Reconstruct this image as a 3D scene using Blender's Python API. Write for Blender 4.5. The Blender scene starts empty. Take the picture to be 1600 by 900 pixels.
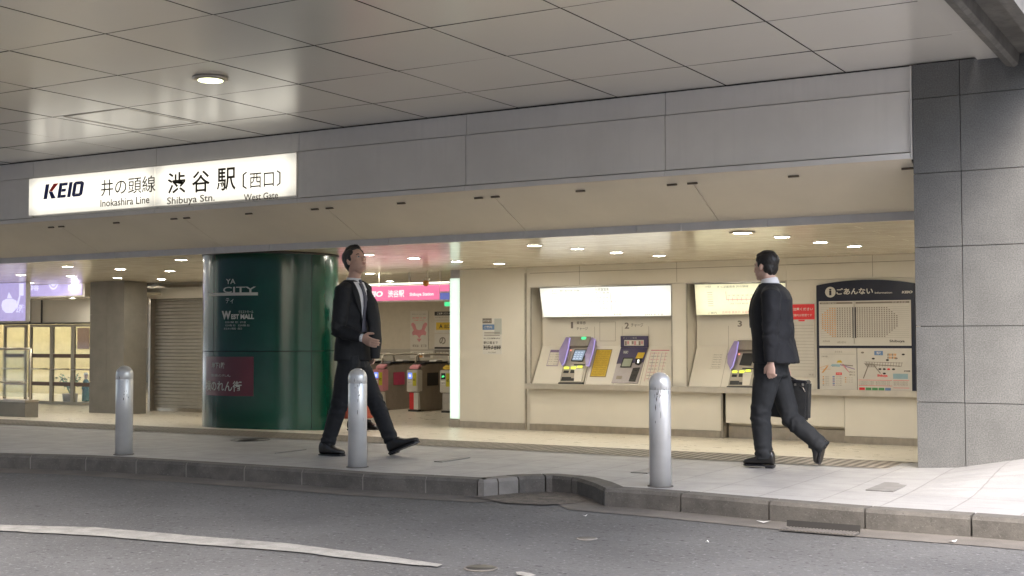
import bpy, bmesh, math, random
from mathutils import Vector, Matrix, noise
from mathutils.bvhtree import BVHTree
random.seed(7)
SC = bpy.context.scene
COL = SC.collection

# ------------------------------------------------------------------ camera
FOC = 1974.1            # focal length in pixels of the 1600 px wide frame
YAW, PITCH, ROLL = math.radians(-30.582), math.radians(2.222), math.radians(-0.1436)
EYE = Vector((0.0, 0.0, 1.03))
FW = Vector((math.sin(YAW) * math.cos(PITCH), math.cos(YAW) * math.cos(PITCH), math.sin(PITCH)))
_R = Vector((math.cos(YAW), -math.sin(YAW), 0)); _U = _R.cross(FW)
RT = math.cos(ROLL) * _R + math.sin(ROLL) * _U
UP = -math.sin(ROLL) * _R + math.cos(ROLL) * _U
cd = bpy.data.cameras.new("camera"); cam = bpy.data.objects.new("camera", cd); COL.objects.link(cam)
cd.sensor_width = 36; cd.lens = FOC / 1600 * 36; cd.clip_start = 0.05; cd.clip_end = 2000
cam.matrix_world = Matrix(((RT.x, UP.x, -FW.x, EYE.x), (RT.y, UP.y, -FW.y, EYE.y), (RT.z, UP.z, -FW.z, EYE.z), (0, 0, 0, 1)))
SC.camera = cam

# ------------------------------------------------------------------ world, sun, exposure
w = bpy.data.worlds.new("World"); SC.world = w; w.use_nodes = True
nt = w.node_tree; nt.nodes.clear()
sky = nt.nodes.new("ShaderNodeTexSky"); sky.sky_type = 'NISHITA'; sky.sun_disc = False
SUN_EL, SUN_AZ = math.radians(48), math.radians(150)
sky.sun_elevation = SUN_EL; sky.sun_rotation = SUN_AZ; sky.air_density = 1.0; sky.dust_density = 4.0; sky.ozone_density = 1.0
bg = nt.nodes.new("ShaderNodeBackground"); bg.inputs[1].default_value = 0.15
wo = nt.nodes.new("ShaderNodeOutputWorld")
nt.links.new(sky.outputs[0], bg.inputs[0]); nt.links.new(bg.outputs[0], wo.inputs[0])
sl = bpy.data.lights.new("sun", 'SUN'); sl.energy = 0.6; sl.angle = math.radians(30); sl.color = (1, .97, .93)
so = bpy.data.objects.new("sun", sl); COL.objects.link(so)
sd = Vector((math.sin(SUN_AZ) * math.cos(SUN_EL), math.cos(SUN_AZ) * math.cos(SUN_EL), math.sin(SUN_EL)))
so.rotation_euler = sd.to_track_quat('Z', 'Y').to_euler(); so.location = (10, -10, 20)
vs = SC.view_settings; vs.view_transform = 'Standard'; vs.look = 'None'; vs.gamma = 1.0; vs.use_curve_mapping = False
vs.exposure = 2.58
LAMP = 1.15
EG = 2 ** (1.9 - vs.exposure)     # keeps lit panels at the same picture brightness
try:
    SC.cycles.use_denoising = True
    SC.cycles.denoiser = 'OPENIMAGEDENOISE'
    SC.cycles.max_bounces = 8; SC.cycles.diffuse_bounces = 5; SC.cycles.glossy_bounces = 4
    SC.cycles.sample_clamp_indirect = 6; SC.cycles.caustics_reflective = False
except Exception:
    pass

# ------------------------------------------------------------------ projection helpers
def ray(u, v):
    return FW + RT * ((u - 800) / FOC) + UP * ((450 - v) / FOC)
def onz(u, v, z=0.0):
    d = ray(u, v); return EYE + d * ((z - EYE.z) / d.z)
def ony(u, v, y):
    d = ray(u, v); return EYE + d * ((y - EYE.y) / d.y)
def smooth(a, b, t):
    t = max(0, min(1, (t - a) / (b - a))); return t * t * (3 - 2 * t)
FLOOR_IN = -0.326
def fz(x, y):
    if y > 10.6:
        return max(FLOOR_IN, -(y - 10.6) * 0.0605)
    return 0.15 * smooth(-2.3, -1.3, x) * smooth(8.3, 9.9, y)
def onfloor(u, v):
    p = onz(u, v, 0)
    for _ in range(12):
        p = onz(u, v, fz(p.x, p.y))
    return p

class Plane:
    """a flat frame in the world: origin, right axis, up axis, normal towards the viewer"""
    def __init__(s, o, ex, ez):
        s.o = Vector(o); s.ex = Vector(ex).normalized(); s.ez = Vector(ez).normalized(); s.n = s.ex.cross(s.ez)
    def at(s, a, b, off=0.0):
        return s.o + s.ex * a + s.ez * b + s.n * off
    def px(s, u, v, off=0.0):
        d = ray(u, v); o = s.o + s.n * off
        t = (o - EYE).dot(s.n) / d.dot(s.n); h = EYE + d * t - s.o
        return (h.dot(s.ex), h.dot(s.ez))

# ------------------------------------------------------------------ mesh builder
class MB:
    def __init__(s): s.v = []; s.f = []; s.m = []; s.sm = []
    def add(s, vs_, fs, m=0, smooth_=False):
        n = len(s.v); s.v += [Vector(p) for p in vs_]
        for f in fs: s.f.append([n + i for i in f]); s.m.append(m); s.sm.append(smooth_)
        return s
    def box(s, x0, x1, y0, y1, z0, z1, m=0):
        P = [(x0, y0, z0), (x1, y0, z0), (x1, y1, z0), (x0, y1, z0), (x0, y0, z1), (x1, y0, z1), (x1, y1, z1), (x0, y1, z1)]
        return s.add(P, [(0, 3, 2, 1), (4, 5, 6, 7), (0, 1, 5, 4), (1, 2, 6, 5), (2, 3, 7, 6), (3, 0, 4, 7)], m)
    def prism(s, pl, pts, o0, o1, m=0, side=None):
        """polygon pts (a, b) on plane pl, from offset o0 (back) to o1 (front)"""
        n = len(pts)
        ar = sum(pts[i][0] * pts[(i + 1) % n][1] - pts[(i + 1) % n][0] * pts[i][1] for i in range(n))
        if ar < 0: pts = pts[::-1]
        P = [pl.at(a, b, o0) for a, b in pts] + [pl.at(a, b, o1) for a, b in pts]
        s.add(P, [tuple(range(n, 2 * n))], m)
        s.add(P, [tuple(reversed(range(n)))] + [(i, (i + 1) % n, n + (i + 1) % n, n + i) for i in range(n)], m if side is None else side)
        return s
    def rect(s, pl, a0, a1, b0, b1, o0, o1, m=0, side=None):
        return s.prism(pl, [(a0, b0), (a1, b0), (a1, b1), (a0, b1)], o0, o1, m, side)
    def sheet(s, pl, pts, off, m=0):
        n = len(pts)
        ar = sum(pts[i][0] * pts[(i + 1) % n][1] - pts[(i + 1) % n][0] * pts[i][1] for i in range(n))
        if ar < 0: pts = pts[::-1]
        return s.add([pl.at(a, b, off) for a, b in pts], [tuple(range(n))], m)
    def lathe(s, c, prof, n=24, m=0, ax='z', smooth_=True):
        V = []; F = []
        c = Vector(c)
        for r, h in prof:
            for k in range(n):
                t = 2 * math.pi * k / n; x, y = r * math.cos(t), r * math.sin(t)
                V.append(c + (Vector((x, y, h)) if ax == 'z' else Vector((x, h, y)) if ax == 'y' else Vector((h, x, y))))
        for j in range(len(prof) - 1):
            for k in range(n):
                k2 = (k + 1) % n
                F.append((j * n + k, j * n + k2, (j + 1) * n + k2, (j + 1) * n + k))
        s.add(V, F, m, smooth_)
        s.add(V, [tuple(range(n))[::-1]], m); s.add(V, [tuple((len(prof) - 1) * n + k for k in range(n))], m)
        return s
    def tube(s, pts, r, n=10, m=0):
        pts = [Vector(p) for p in pts]
        rr = r if isinstance(r, (list, tuple)) else [r] * len(pts)
        V = []; F = []
        ref = None
        for i, p in enumerate(pts):
            t = (pts[min(i + 1, len(pts) - 1)] - pts[max(i - 1, 0)]).normalized()
            if ref is None:
                ref = t.orthogonal().normalized()
            a = (ref - t * ref.dot(t)).normalized(); b = t.cross(a); ref = a
            for k in range(n):
                th = 2 * math.pi * k / n
                V.append(p + (a * math.cos(th) + b * math.sin(th)) * rr[i])
        for j in range(len(pts) - 1):
            for k in range(n):
                k2 = (k + 1) % n
                F.append((j * n + k, j * n + k2, (j + 1) * n + k2, (j + 1) * n + k))
        s.add(V, F, m, True); s.add(V, [tuple(range(n))[::-1], tuple((len(pts) - 1) * n + k for k in range(n))], m)
        return s
    def build(s, name, mats, parent=None, bevel=0.0, recalc=True):
        off = parent.location.copy() if parent is not None else Vector((0, 0, 0))
        q = parent
        while q is not None and q.parent is not None:
            q = q.parent; off += q.location
        me = bpy.data.meshes.new(name)
        me.from_pydata([tuple(p - off) for p in s.v], [], s.f)
        for mt in (mats if isinstance(mats, (list, tuple)) else [mats]): me.materials.append(mt)
        me.polygons.foreach_set("material_index", s.m); me.polygons.foreach_set("use_smooth", s.sm)
        if bevel > 0 or recalc:
            bm = bmesh.new(); bm.from_mesh(me)
            bmesh.ops.remove_doubles(bm, verts=bm.verts, dist=1e-5)
            if bevel > 0:
                es = [e for e in bm.edges if len(e.link_faces) == 2 and e.calc_face_angle(0) > 0.6]
                bmesh.ops.bevel(bm, geom=es, offset=bevel, segments=2, affect='EDGES', clamp_overlap=True)
            bm.to_mesh(me); bm.free()
        me.update()
        o = bpy.data.objects.new(name, me); COL.objects.link(o)
        if parent is not None: o.parent = parent
        return o

def thing(name, loc, label, cat, group=None):
    o = bpy.data.objects.new(name, None); COL.objects.link(o); o.location = loc; o.empty_display_size = .2
    return tag(o, label, cat, group)
def tag(o, label, cat, group=None):
    o["label"] = label; o["category"] = cat
    if group: o["group"] = group
    return o
def struct(o, kind="structure"):
    o["kind"] = kind; return o
def plain(o, base):
    """move a one-mesh thing's origin to its base"""
    base = Vector(base); o.data.transform(Matrix.Translation(-base)); o.location = base; return o
def dup(root, loc, label=None):
    r = root.copy(); COL.objects.link(r); r.location = loc
    if label: r["label"] = label
    for ch in list(root.children):
        c = ch.copy(); COL.objects.link(c); c.parent = r
        for g in list(ch.children):
            d = g.copy(); COL.objects.link(d); d.parent = c
    return r

# ------------------------------------------------------------------ materials
def mat(name, col, rough=0.6, metal=0.0, var=0.06, vs_=6.0, bump=0.0, bs=60.0, coat=0.0, coatr=0.1, spec=0.5, emit=None, es=1.0,
        col2=None, speck=0.0, specks=400.0, streak=0.0, trans=0.0, alpha=1.0, rvar=0.0, hc=None, stains=0.0):
    m = bpy.data.materials.new(name); m.use_nodes = True
    n = m.node_tree.nodes; L = m.node_tree.links; b = n["Principled BSDF"]
    b.inputs["Roughness"].default_value = rough; b.inputs["Metallic"].default_value = metal
    b.inputs["Specular IOR Level"].default_value = spec
    b.inputs["Coat Weight"].default_value = coat; b.inputs["Coat Roughness"].default_value = coatr
    b.inputs["Transmission Weight"].default_value = trans; b.inputs["Alpha"].default_value = alpha
    tc = n.new("ShaderNodeTexCoord")
    src = tc.outputs["Object"]
    c = (*col, 1)
    def nz(scale, det=5, rgh=.6, vec=None):
        t = n.new("ShaderNodeTexNoise"); t.inputs["Scale"].default_value = scale; t.inputs["Detail"].default_value = det
        t.inputs["Roughness"].default_value = rgh; L.new(vec or src, t.inputs["Vector"]); return t.outputs["Fac"]
    def mix(a, bcol, fac, lo=.35, hi=.65):
        r = n.new("ShaderNodeMapRange"); r.inputs[1].default_value = lo; r.inputs[2].default_value = hi
        L.new(fac, r.inputs[0])
        x = n.new("ShaderNodeMix"); x.data_type = 'RGBA'; L.new(r.outputs[0], x.inputs["Factor"])
        if isinstance(a, tuple): x.inputs[6].default_value = a
        else: L.new(a, x.inputs[6])
        if isinstance(bcol, tuple): x.inputs[7].default_value = bcol
        else: L.new(bcol, x.inputs[7])
        return x.outputs[2]
    lo = tuple(max(0, k * (1 - var)) for k in col) + (1,); hi = tuple(min(1, k * (1 + var)) for k in col) + (1,)
    cur = mix(lo, hi if col2 is None else (*col2, 1), nz(vs_))
    if stains > 0:
        cur = mix(cur, tuple(k * (1 - stains) for k in col) + (1,), nz(vs_ * .37, 8, .75), .56, .74)
    if speck > 0:
        cur = mix(cur, tuple(min(1, k * (1 + speck) + .02) for k in col) + (1,), nz(specks, 2), .60, .72)
        cur = mix(cur, tuple(k * (1 - min(.8, speck)) for k in col) + (1,), nz(specks * .8, 2), .60, .75)
    if streak > 0:
        mp = n.new("ShaderNodeMapping"); mp.inputs["Scale"].default_value = (14, 14, .7); L.new(src, mp.inputs[0])
        cur = mix(cur, tuple(k * (1 - streak) for k in col) + (1,), nz(1.0, 6, .6, mp.outputs[0]), .5, .8)
    L.new(cur, b.inputs["Base Color"])
    if rvar > 0:
        r = n.new("ShaderNodeMapRange"); r.inputs[1].default_value = .3; r.inputs[2].default_value = .7
        r.inputs[3].default_value = max(.02, rough - rvar); r.inputs[4].default_value = rough + rvar
        L.new(nz(vs_ * 1.7), r.inputs[0]); L.new(r.outputs[0], b.inputs["Roughness"])
    if bump > 0:
        bp = n.new("ShaderNodeBump"); bp.inputs["Strength"].default_value = 1; bp.inputs["Distance"].default_value = bump
        L.new(nz(bs, 4), bp.inputs["Height"]); L.new(bp.outputs[0], b.inputs["Normal"])
    if emit is not None:
        b.inputs["Emission Color"].default_value = (*emit, 1); b.inputs["Emission Strength"].default_value = es
    m.diffuse_color = c
    return m

def brick_mat(name, c1, c2, joint, bw, bh, jw, rough=.5, offset=0.0, bump=.002, swap=False, axes='xy', noise_var=.12, spec=.5, speck=0.0, rot=0.0):
    """tiles drawn by a Brick Texture in metres"""
    m = mat(name, c1, rough, spec=spec, var=noise_var, vs_=3, rvar=.08)
    n = m.node_tree.nodes; L = m.node_tree.links; b = n["Principled BSDF"]
    tc = n.new("ShaderNodeTexCoord"); mp = n.new("ShaderNodeMapping"); L.new(tc.outputs["Object"], mp.inputs[0])
    if axes == 'xz': mp.inputs["Rotation"].default_value = (-math.pi / 2, 0, 0)
    if axes == 'yz': mp.inputs["Rotation"].default_value = (0, -math.pi / 2, -math.pi / 2)
    if axes == 'xy': mp.inputs["Rotation"].default_value = (0, 0, rot)
    t = n.new("ShaderNodeTexBrick"); t.offset = offset; t.squash = 1
    t.inputs["Scale"].default_value = 1; t.inputs["Brick Width"].default_value = bw; t.inputs["Row Height"].default_value = bh
    t.inputs["Mortar Size"].default_value = jw; t.inputs["Mortar Smooth"].default_value = .1; t.inputs["Bias"].default_value = 0
    t.inputs["Color1"].default_value = (*c1, 1); t.inputs["Color2"].default_value = (*c2, 1); t.inputs["Mortar"].default_value = (*joint, 1)
    L.new(mp.outputs[0], t.inputs["Vector"])
    old = b.inputs["Base Color"].links[0].from_socket
    x = n.new("ShaderNodeMix"); x.data_type = 'RGBA'; x.blend_type = 'MULTIPLY'; x.inputs["Factor"].default_value = 1
    g = n.new("ShaderNodeMix"); g.data_type = 'RGBA'; g.inputs["Factor"].default_value = .5
    # brightness noise around 1
    nn = n.new("ShaderNodeTexNoise"); nn.inputs["Scale"].default_value = 2.2; nn.inputs["Detail"].default_value = 8; nn.inputs["Roughness"].default_value = .7
    L.new(tc.outputs["Object"], nn.inputs["Vector"])
    r = n.new("ShaderNodeMapRange"); r.inputs[1].default_value = .3; r.inputs[2].default_value = .7
    r.inputs[3].default_value = 1 - noise_var; r.inputs[4].default_value = 1 + noise_var * .4
    L.new(nn.outputs["Fac"], r.inputs[0])
    L.new(t.outputs["Color"], x.inputs[6]); L.new(r.outputs[0], x.inputs[7]); out = x.outputs[2]
    if speck > 0:
        sn = n.new("ShaderNodeTexNoise"); sn.inputs["Scale"].default_value = 110; sn.inputs["Detail"].default_value = 2
        L.new(tc.outputs["Object"], sn.inputs["Vector"])
        r2 = n.new("ShaderNodeMapRange"); r2.inputs[1].default_value = .35; r2.inputs[2].default_value = .65
        r2.inputs[3].default_value = 1 - speck; r2.inputs[4].default_value = 1 + speck; L.new(sn.outputs["Fac"], r2.inputs[0])
        y = n.new("ShaderNodeMix"); y.data_type = 'RGBA'; y.blend_type = 'MULTIPLY'; y.inputs["Factor"].default_value = 1
        L.new(out, y.inputs[6]); L.new(r2.outputs[0], y.inputs[7]); out = y.outputs[2]
    L.new(out, b.inputs["Base Color"])
    if bump > 0:
        bp = n.new("ShaderNodeBump"); bp.inputs["Distance"].default_value = bump; bp.invert = True
        L.new(t.outputs["Fac"], bp.inputs["Height"]); L.new(bp.outputs[0], b.inputs["Normal"])
    return m

M = {}
M['canopy'] = mat("canopy_panel", (.75, .725, .675), .25, coat=.6, coatr=.22, var=.02, vs_=.5, spec=.9, stains=.05, bump=.0002, bs=2)
M['gap'] = mat("joint_dark", (.02, .018, .016), .8)
M['fascia'] = mat("fascia_metal", (.80, .78, .75), .42, var=.05, vs_=1.2, spec=.4, streak=.04, stains=.14)
M['soffit'] = mat("soffit_panel", (.76, .70, .60), .5, var=.04, vs_=1.2)
M['lipgrey'] = mat("lip_metal", (.62, .61, .61), .4, var=.05)
M['hallceil'] = mat("hall_ceiling_panel", (.74, .68, .56), .18, var=.04, vs_=2, spec=.6, rvar=.04)
M['wall'] = mat("cream_wall", (.75, .71, .63), .38, var=.03, vs_=1.5, spec=.45)
M['wall2'] = mat("cream_wall_panel", (.77, .725, .64), .42, var=.03, vs_=1.0)
M['steel'] = mat("brushed_steel", (.55, .5, .43), .3, metal=.9, var=.1, vs_=8, streak=.15)
M['plate'] = mat("cover_plate_grey", (.17, .165, .16), .6, var=.15, vs_=9)
M['plate_pale'] = mat("cover_plate_pale", (.22, .215, .205), .6, var=.15, vs_=9)
M['satin'] = mat("satin_ledge", (.66, .61, .53), .34, metal=.5, var=.06, vs_=6)
M['steel2'] = mat("bollard_steel", (.74, .74, .73), .38, metal=.5, var=.04, vs_=9, streak=.07, rvar=.04, bump=.0003, bs=40)
M['green'] = mat("green_enamel", (.002, .048, .030), .20, metal=0.0, var=.12, vs_=2, coat=.35, coatr=.14, spec=.35)
M['maroon'] = mat("maroon_vinyl", (.10, .012, .022), .4, var=.05, coat=.4, coatr=.2)
M['white'] = mat("white_paint", (.72, .72, .70), .5, var=.03)
M['letter'] = mat("pale_lettering", (.50, .52, .49), .5, var=.03)
M['ink'] = mat("dark_ink", (.025, .02, .02), .6)
M['olive'] = mat("sign_ink", (.05, .04, .02), .6)
M['navyink'] = mat("navy_ink", (.03, .045, .20), .6)
M['redink'] = mat("red_ink", (.75, .04, .05), .6)
M['greyink'] = mat("grey_ink", (.22, .19, .16), .6)
M['paper'] = mat("paper", (.60, .57, .52), .6, var=.03)
M['paperw'] = mat("white_paper", (.72, .70, .66), .6, var=.03)
M['pinkpaper'] = mat("pink_print", (.60, .25, .28), .6)
M['pink'] = mat("pink_accent", (.55, .06, .14), .5, var=.1)
M['yellow'] = mat("yellow_print", (.62, .42, .03), .55, var=.08, vs_=30)
M['navy'] = mat("navy_frame", (.012, .014, .03), .35, var=.1)
M['blackpl'] = mat("black_plastic", (.015, .015, .018), .35)
M['darkmetal'] = mat("dark_metal", (.05, .048, .045), .4, metal=.4)
M['brown'] = mat("brown_panel", (.30, .25, .20), .45, var=.08)
M['shutter'] = mat("shutter_slats", (.36, .34, .305), .45, metal=.2, var=.05)
M['asphalt'] = mat("asphalt", (.080, .080, .081), .85, var=.16, vs_=1.1, bump=.010, bs=45, speck=.85, specks=34, stains=.28)
M['kerb'] = mat("kerb_concrete", (.086, .080, .071), .85, var=.22, vs_=7, bump=.003, bs=60, speck=.3, specks=90, stains=.5)
M['kerb_pale'] = mat("kerb_concrete_pale", (.17, .16, .145), .85, var=.15, vs_=7, bump=.002, bs=60, stains=.3)
M['gutter'] = mat("gutter_concrete", (.11, .10, .088), .9, var=.2, vs_=3, bump=.002, bs=80, stains=.35, speck=.3, specks=140)
M['paintline'] = mat("road_paint", (.24, .235, .22), .75, var=.2, vs_=9, stains=.6, speck=.4, specks=80, bump=.001, bs=120)
M['granite'] = brick_mat("granite_cladding", (.150, .151, .147), (.145, .147, .144), (.05, .05, .05), 20, 20, .0, rough=.45, axes='xz', noise_var=.24, speck=.24, bump=0)
M['granite2'] = mat("brown_granite", (.21, .195, .17), .5, var=.1, vs_=3, speck=.3, specks=160)
M['pave'] = brick_mat("paving_tiles", (.30, .298, .298), (.28, .279, .281), (.21, .205, .20), .40, .40, .006, rough=.55, noise_var=.16, bump=.0012, speck=.06)
M['floor_in'] = brick_mat("hall_floor_tiles", (.60, .55, .46), (.585, .535, .445), (.42, .38, .31), .6, .6, .005, rough=.33, noise_var=.02, bump=0, speck=0)
M['glass'] = mat("clear_glass", (.9, .95, .93), .03, trans=1.0, var=0)
M['concrete'] = mat("dirty_concrete", (.13, .125, .115), .85, var=.3, vs_=3, stains=.5, bump=.003, bs=30, streak=.3)
# emitters
def lit(name, col, s): return mat(name, tuple(.6 * c for c in col), .4, emit=col, es=s * EG)
E = {}
E['sign'] = lit("sign_face_lit", (1.0, .95, .82), .40)
E['down'] = lit("downlight_lens", (1.0, .94, .81), 42.0 * LAMP)
E['round'] = lit("round_lamp_lens", (.93, 1.0, .55), 1.6)
E['map1'] = lit("map_panel_lit", (1.0, 1.0, .92), .32)
E['map2'] = lit("map_panel_lit_warm", (1.0, .96, .66), .25)
E['tube'] = lit("lamp_tube", (1.0, 1.0, .8), .6)
E['greenpanel'] = lit("lit_pillar_panel", (.80, 1.0, .86), .27)
E['purple'] = lit("lilac_lit_panel", (.46, .40, .72), .24)
E['lilacwhite'] = lit("lilac_white_lit", (.72, .70, 1.0), .28)
E['pink'] = lit("pink_lit_sign", (.95, .22, .42), .22)
E['signwhite'] = lit("white_lit_letters", (1, .97, .97), .24)
E['blue'] = lit("blue_lit", (.14, .17, .50), .2)
E['grn'] = lit("green_lamp", (.10, 1.0, .35), .3)
E['ylw'] = lit("yellow_lamp", (.85, 1.0, .10), .3)
E['violet'] = lit("violet_lit_edge", (.50, .42, .95), .22)
E['screen'] = lit("screen_lit", (.25, .33, .45), .2)
E['door'] = lit("doors_room_glow", (1.0, .88, .50), .25)

def uneven(m, lo, ex, ez):
    """a lamp panel lit by tubes behind it: full in the middle, weaker towards its frame"""
    n = m.node_tree.nodes; L = m.node_tree.links; b = n["Principled BSDF"]; s0 = b.inputs["Emission Strength"].default_value
    tc = n.new("ShaderNodeTexCoord"); sp = n.new("ShaderNodeSeparateXYZ"); L.new(tc.outputs["Generated"], sp.inputs[0])
    fs = []
    for k, e in (("X", ex), ("Z", ez)):
        a = n.new("ShaderNodeMath"); a.operation = 'SUBTRACT'; a.inputs[1].default_value = .5; L.new(sp.outputs[k], a.inputs[0])
        c = n.new("ShaderNodeMath"); c.operation = 'ABSOLUTE'; L.new(a.outputs[0], c.inputs[0])
        r = n.new("ShaderNodeMapRange"); r.interpolation_type = 'SMOOTHSTEP'; r.inputs[1].default_value = .5; r.inputs[2].default_value = .5 - e
        r.inputs[3].default_value = lo; r.inputs[4].default_value = 1; L.new(c.outputs[0], r.inputs[0]); fs.append(r.outputs[0])
    p = n.new("ShaderNodeMath"); p.operation = 'MULTIPLY'; L.new(fs[0], p.inputs[0]); L.new(fs[1], p.inputs[1])
    q = n.new("ShaderNodeMath"); q.operation = 'MULTIPLY'; q.inputs[1].default_value = s0; L.new(p.outputs[0], q.inputs[0])
    L.new(q.outputs[0], b.inputs["Emission Strength"])
uneven(E['sign'], .62, .10, .30); uneven(E['map1'], .75, .12, .3); uneven(E['map2'], .75, .12, .3); uneven(E['greenpanel'], .8, .3, .03)
# ------------------------------------------------------------------ text as flat mesh, fitted to a box
_tc = {}
def text2d(s, bold=0.0, res=3):
    k = (s, bold)
    if k not in _tc:
        cu = bpy.data.curves.new("t", 'FONT'); cu.body = s; cu.size = 1; cu.offset = bold; cu.resolution_u = res; cu.fill_mode = 'FRONT' if hasattr(cu, 'fill_mode') else 'FRONT'
        ob = bpy.data.objects.new("t", cu); COL.objects.link(ob)
        dg = bpy.context.evaluated_depsgraph_get(); dg.update()
        me = bpy.data.meshes.new_from_object(ob.evaluated_get(dg))
        V = [(v.co.x, v.co.y) for v in me.vertices]; F = [tuple(p.vertices) for p in me.polygons]
        bpy.data.objects.remove(ob); bpy.data.curves.remove(cu); bpy.data.meshes.remove(me)
        x0 = min(v[0] for v in V); x1 = max(v[0] for v in V); y0 = min(v[1] for v in V); y1 = max(v[1] for v in V)
        _tc[k] = ([((x - x0) / (x1 - x0), (y - y0) / (y1 - y0)) for x, y in V], F)
    return _tc[k]
def text(mb, pl, s, a0, a1, b0, b1, off, m=0, bold=0.0, shear=0.0, wrap=None):
    V, F = text2d(s, bold)
    P = []
    for x, y in V:
        a = a0 + (a1 - a0) * x + shear * (b1 - b0) * y; b = b0 + (b1 - b0) * y
        P.append(wrap(a, b, off) if wrap else pl.at(a, b, off))
    mb.add(P, F, m)
def bx(pl, u0, v0, u1, v1, off=0.0):
    """pixel box -> (a0, a1, b0, b1) on the plane; (u0, v0) top left, (u1, v1) bottom right"""
    a0, b1 = pl.px(u0, v0, off); a1, b0 = pl.px(u1, v1, off)
    return a0, a1, b0, b1
def q4(pl, pts, off=0.0): return [pl.px(u, v, off) for u, v in pts]
# ================================================================== THE SETTING
Z = Vector((0, 0, 1))
# ---- kerb line (front top edge), world metres
kpx = [(0, 711), (120, 714), (220, 719), (350, 727), (480, 735), (575, 742), (665, 746), (756, 751), (790, 748), (821, 745), (863, 744), (902, 748),
       (925, 755), (945, 764), (1010, 768), (1074, 773), (1213, 785), (1364, 797), (1532, 808), (1600, 813)]
K = [onz(u, v, 0) for u, v in kpx]
K = [Vector((-30, 1.2, 0)), Vector((-22, 3.9, 0)), Vector((-16, 5.9, 0)), Vector((-12, 6.95, 0))] + K + [Vector((0.5, 7.35, 0)), Vector((3, 7.0, 0)), Vector((8, 6.0, 0)), Vector((16, 3.5, 0))]
def offset_line(P, d):
    out = []
    for i, p in enumerate(P):
        t = (P[min(i + 1, len(P) - 1)] - P[max(i - 1, 0)]); t.z = 0; t.normalize()
        out.append(p + Vector((-t.y, t.x, 0)) * d)
    return out
def resample(P, step):
    out = [P[0].copy()]; idx = []
    for a, b in zip(P, P[1:]):
        n = max(1, int((b - a).length / step))
        for k in range(1, n + 1): out.append(a.lerp(b, k / n))
    return out
# road: one sheet to the horizon
g = MB(); nx, ny = 40, 30
g.add([(-400, -400, -.125), (400, -400, -.125), (400, 400, -.5), (-400, 400, -.5)], [(0, 1, 2, 3)])
o = struct(g.build("ground", M['asphalt']))
o.data.transform(Matrix.Translation((0, 0, 0)))
for v_ in o.data.vertices: v_.co.z = -.60
r = MB(); r.add([(-60, -40, -.12), (60, -40, -.12), (60, 8.6, -.12), (-60, 8.6, -.12)], [(0, 1, 2, 3)])
struct(r.build("road", M['asphalt']))
# gutter strip along the kerb
Kb = offset_line(K, -.012)
g0 = offset_line(K, -.30); g1 = offset_line(K, .02)
mb = MB()
for i in range(len(K) - 1):
    mb.add([g0[i] + Z * -.116, g0[i + 1] + Z * -.116, g1[i + 1] + Z * -.116, g1[i] + Z * -.116], [(0, 1, 2, 3)])
struct(mb.build("gutter_path", M['gutter']))
# pavement sheet from the kerb back to the grating, height follows fz
inner = offset_line(K, .14)
mb = MB(); rows = 14
L_ = resample(inner, .35)
V = []
for p in L_:
    for j in range(rows + 1):
        t = j / rows; y = p.y + (10.62 - p.y) * t
        V.append((p.x, y, fz(p.x, y)))
F = []
for i in range(len(L_) - 1):
    for j in range(rows):
        a = i * (rows + 1) + j; F.append((a, a + rows + 1, a + rows + 2, a + 1))
mb.add(V, F)
struct(mb.build("pavement", M['pave']))
# hall floor behind it
mb = MB(); V = []; F = []
ys = [10.62 + k * .5 for k in range(12)] + [18, 22, 30, 60]
for x in (-70, -40, -30, -24, -18, -14, -10, -6, -3, 0, 4):
    for y in ys: V.append((x, y, fz(x, y)))
n = len(ys)
for i in range(10):
    for j in range(n - 1): F.append((i * n + j, (i + 1) * n + j, (i + 1) * n + j + 1, i * n + j + 1))
mb.add(V, F); struct(mb.build("floor", M['floor_in']))
# kerb stones: each one its own block
joints = []
Kf = resample(K, .05)
cum = [0]
for a, b in zip(Kf, Kf[1:]): cum.append(cum[-1] + (b - a).length)
def near(u, v):
    p = onz(u, v, 0); return cum[min(range(len(Kf)), key=lambda i: (Kf[i] - p).length)]
cuts = [near(u, v) for u, v in ((145, 715), (222, 719), (300, 724), (387, 730), (480, 735), (575, 742), (678, 747), (757, 751), (785, 748), (821, 745), (863, 744), (902, 748), (946, 764), (1074, 773), (1213, 785), (1364, 797), (1532, 808))]
c = cuts[0]; pre = []
while c > 1.0: c -= .6; pre.append(c)
post = []; c = cuts[-1]
while c < cum[-1] - .8: c += .8; post.append(c)
cuts = [0] + sorted(pre) + cuts + post + [cum[-1]]
def at_len(s_):
    for i in range(len(cum) - 1):
        if cum[i + 1] >= s_: return i
    return len(cum) - 1
kf_in = offset_line(Kf, .15)
def kerb_block(i0, i1):
    mb = MB(); V = []; F = []
    idx = list(range(i0, i1 + 1))
    ch = .018
    for q, i in enumerate(idx):
        a, b = Kf[i], kf_in[i]; d = (b - a).normalized()
        t = (Kf[min(i + 1, len(Kf) - 1)] - Kf[max(i - 1, 0)]).normalized()
        sh = t * (.006 if q == 0 else (-.006 if q == len(idx) - 1 else 0))
        a = a + sh; b = b + sh
        up = fz(b.x, b.y)
        V += [a + Z * -.16, a + Z * -ch + d * .012 * 0, a + d * ch * .8 + Z * .004, b + Z * (.004), b + Z * -.16]
    m_ = len(idx)
    for j in range(m_ - 1):
        for k in range(4): F.append((j * 5 + k, (j + 1) * 5 + k, (j + 1) * 5 + k + 1, j * 5 + k + 1))
    F.append((0, 1, 2, 3, 4)); F.append(tuple((m_ - 1) * 5 + k for k in (4, 3, 2, 1, 0)))
    for v_ in V: v_.z += 0
    mb.add(V, F); return mb
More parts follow.
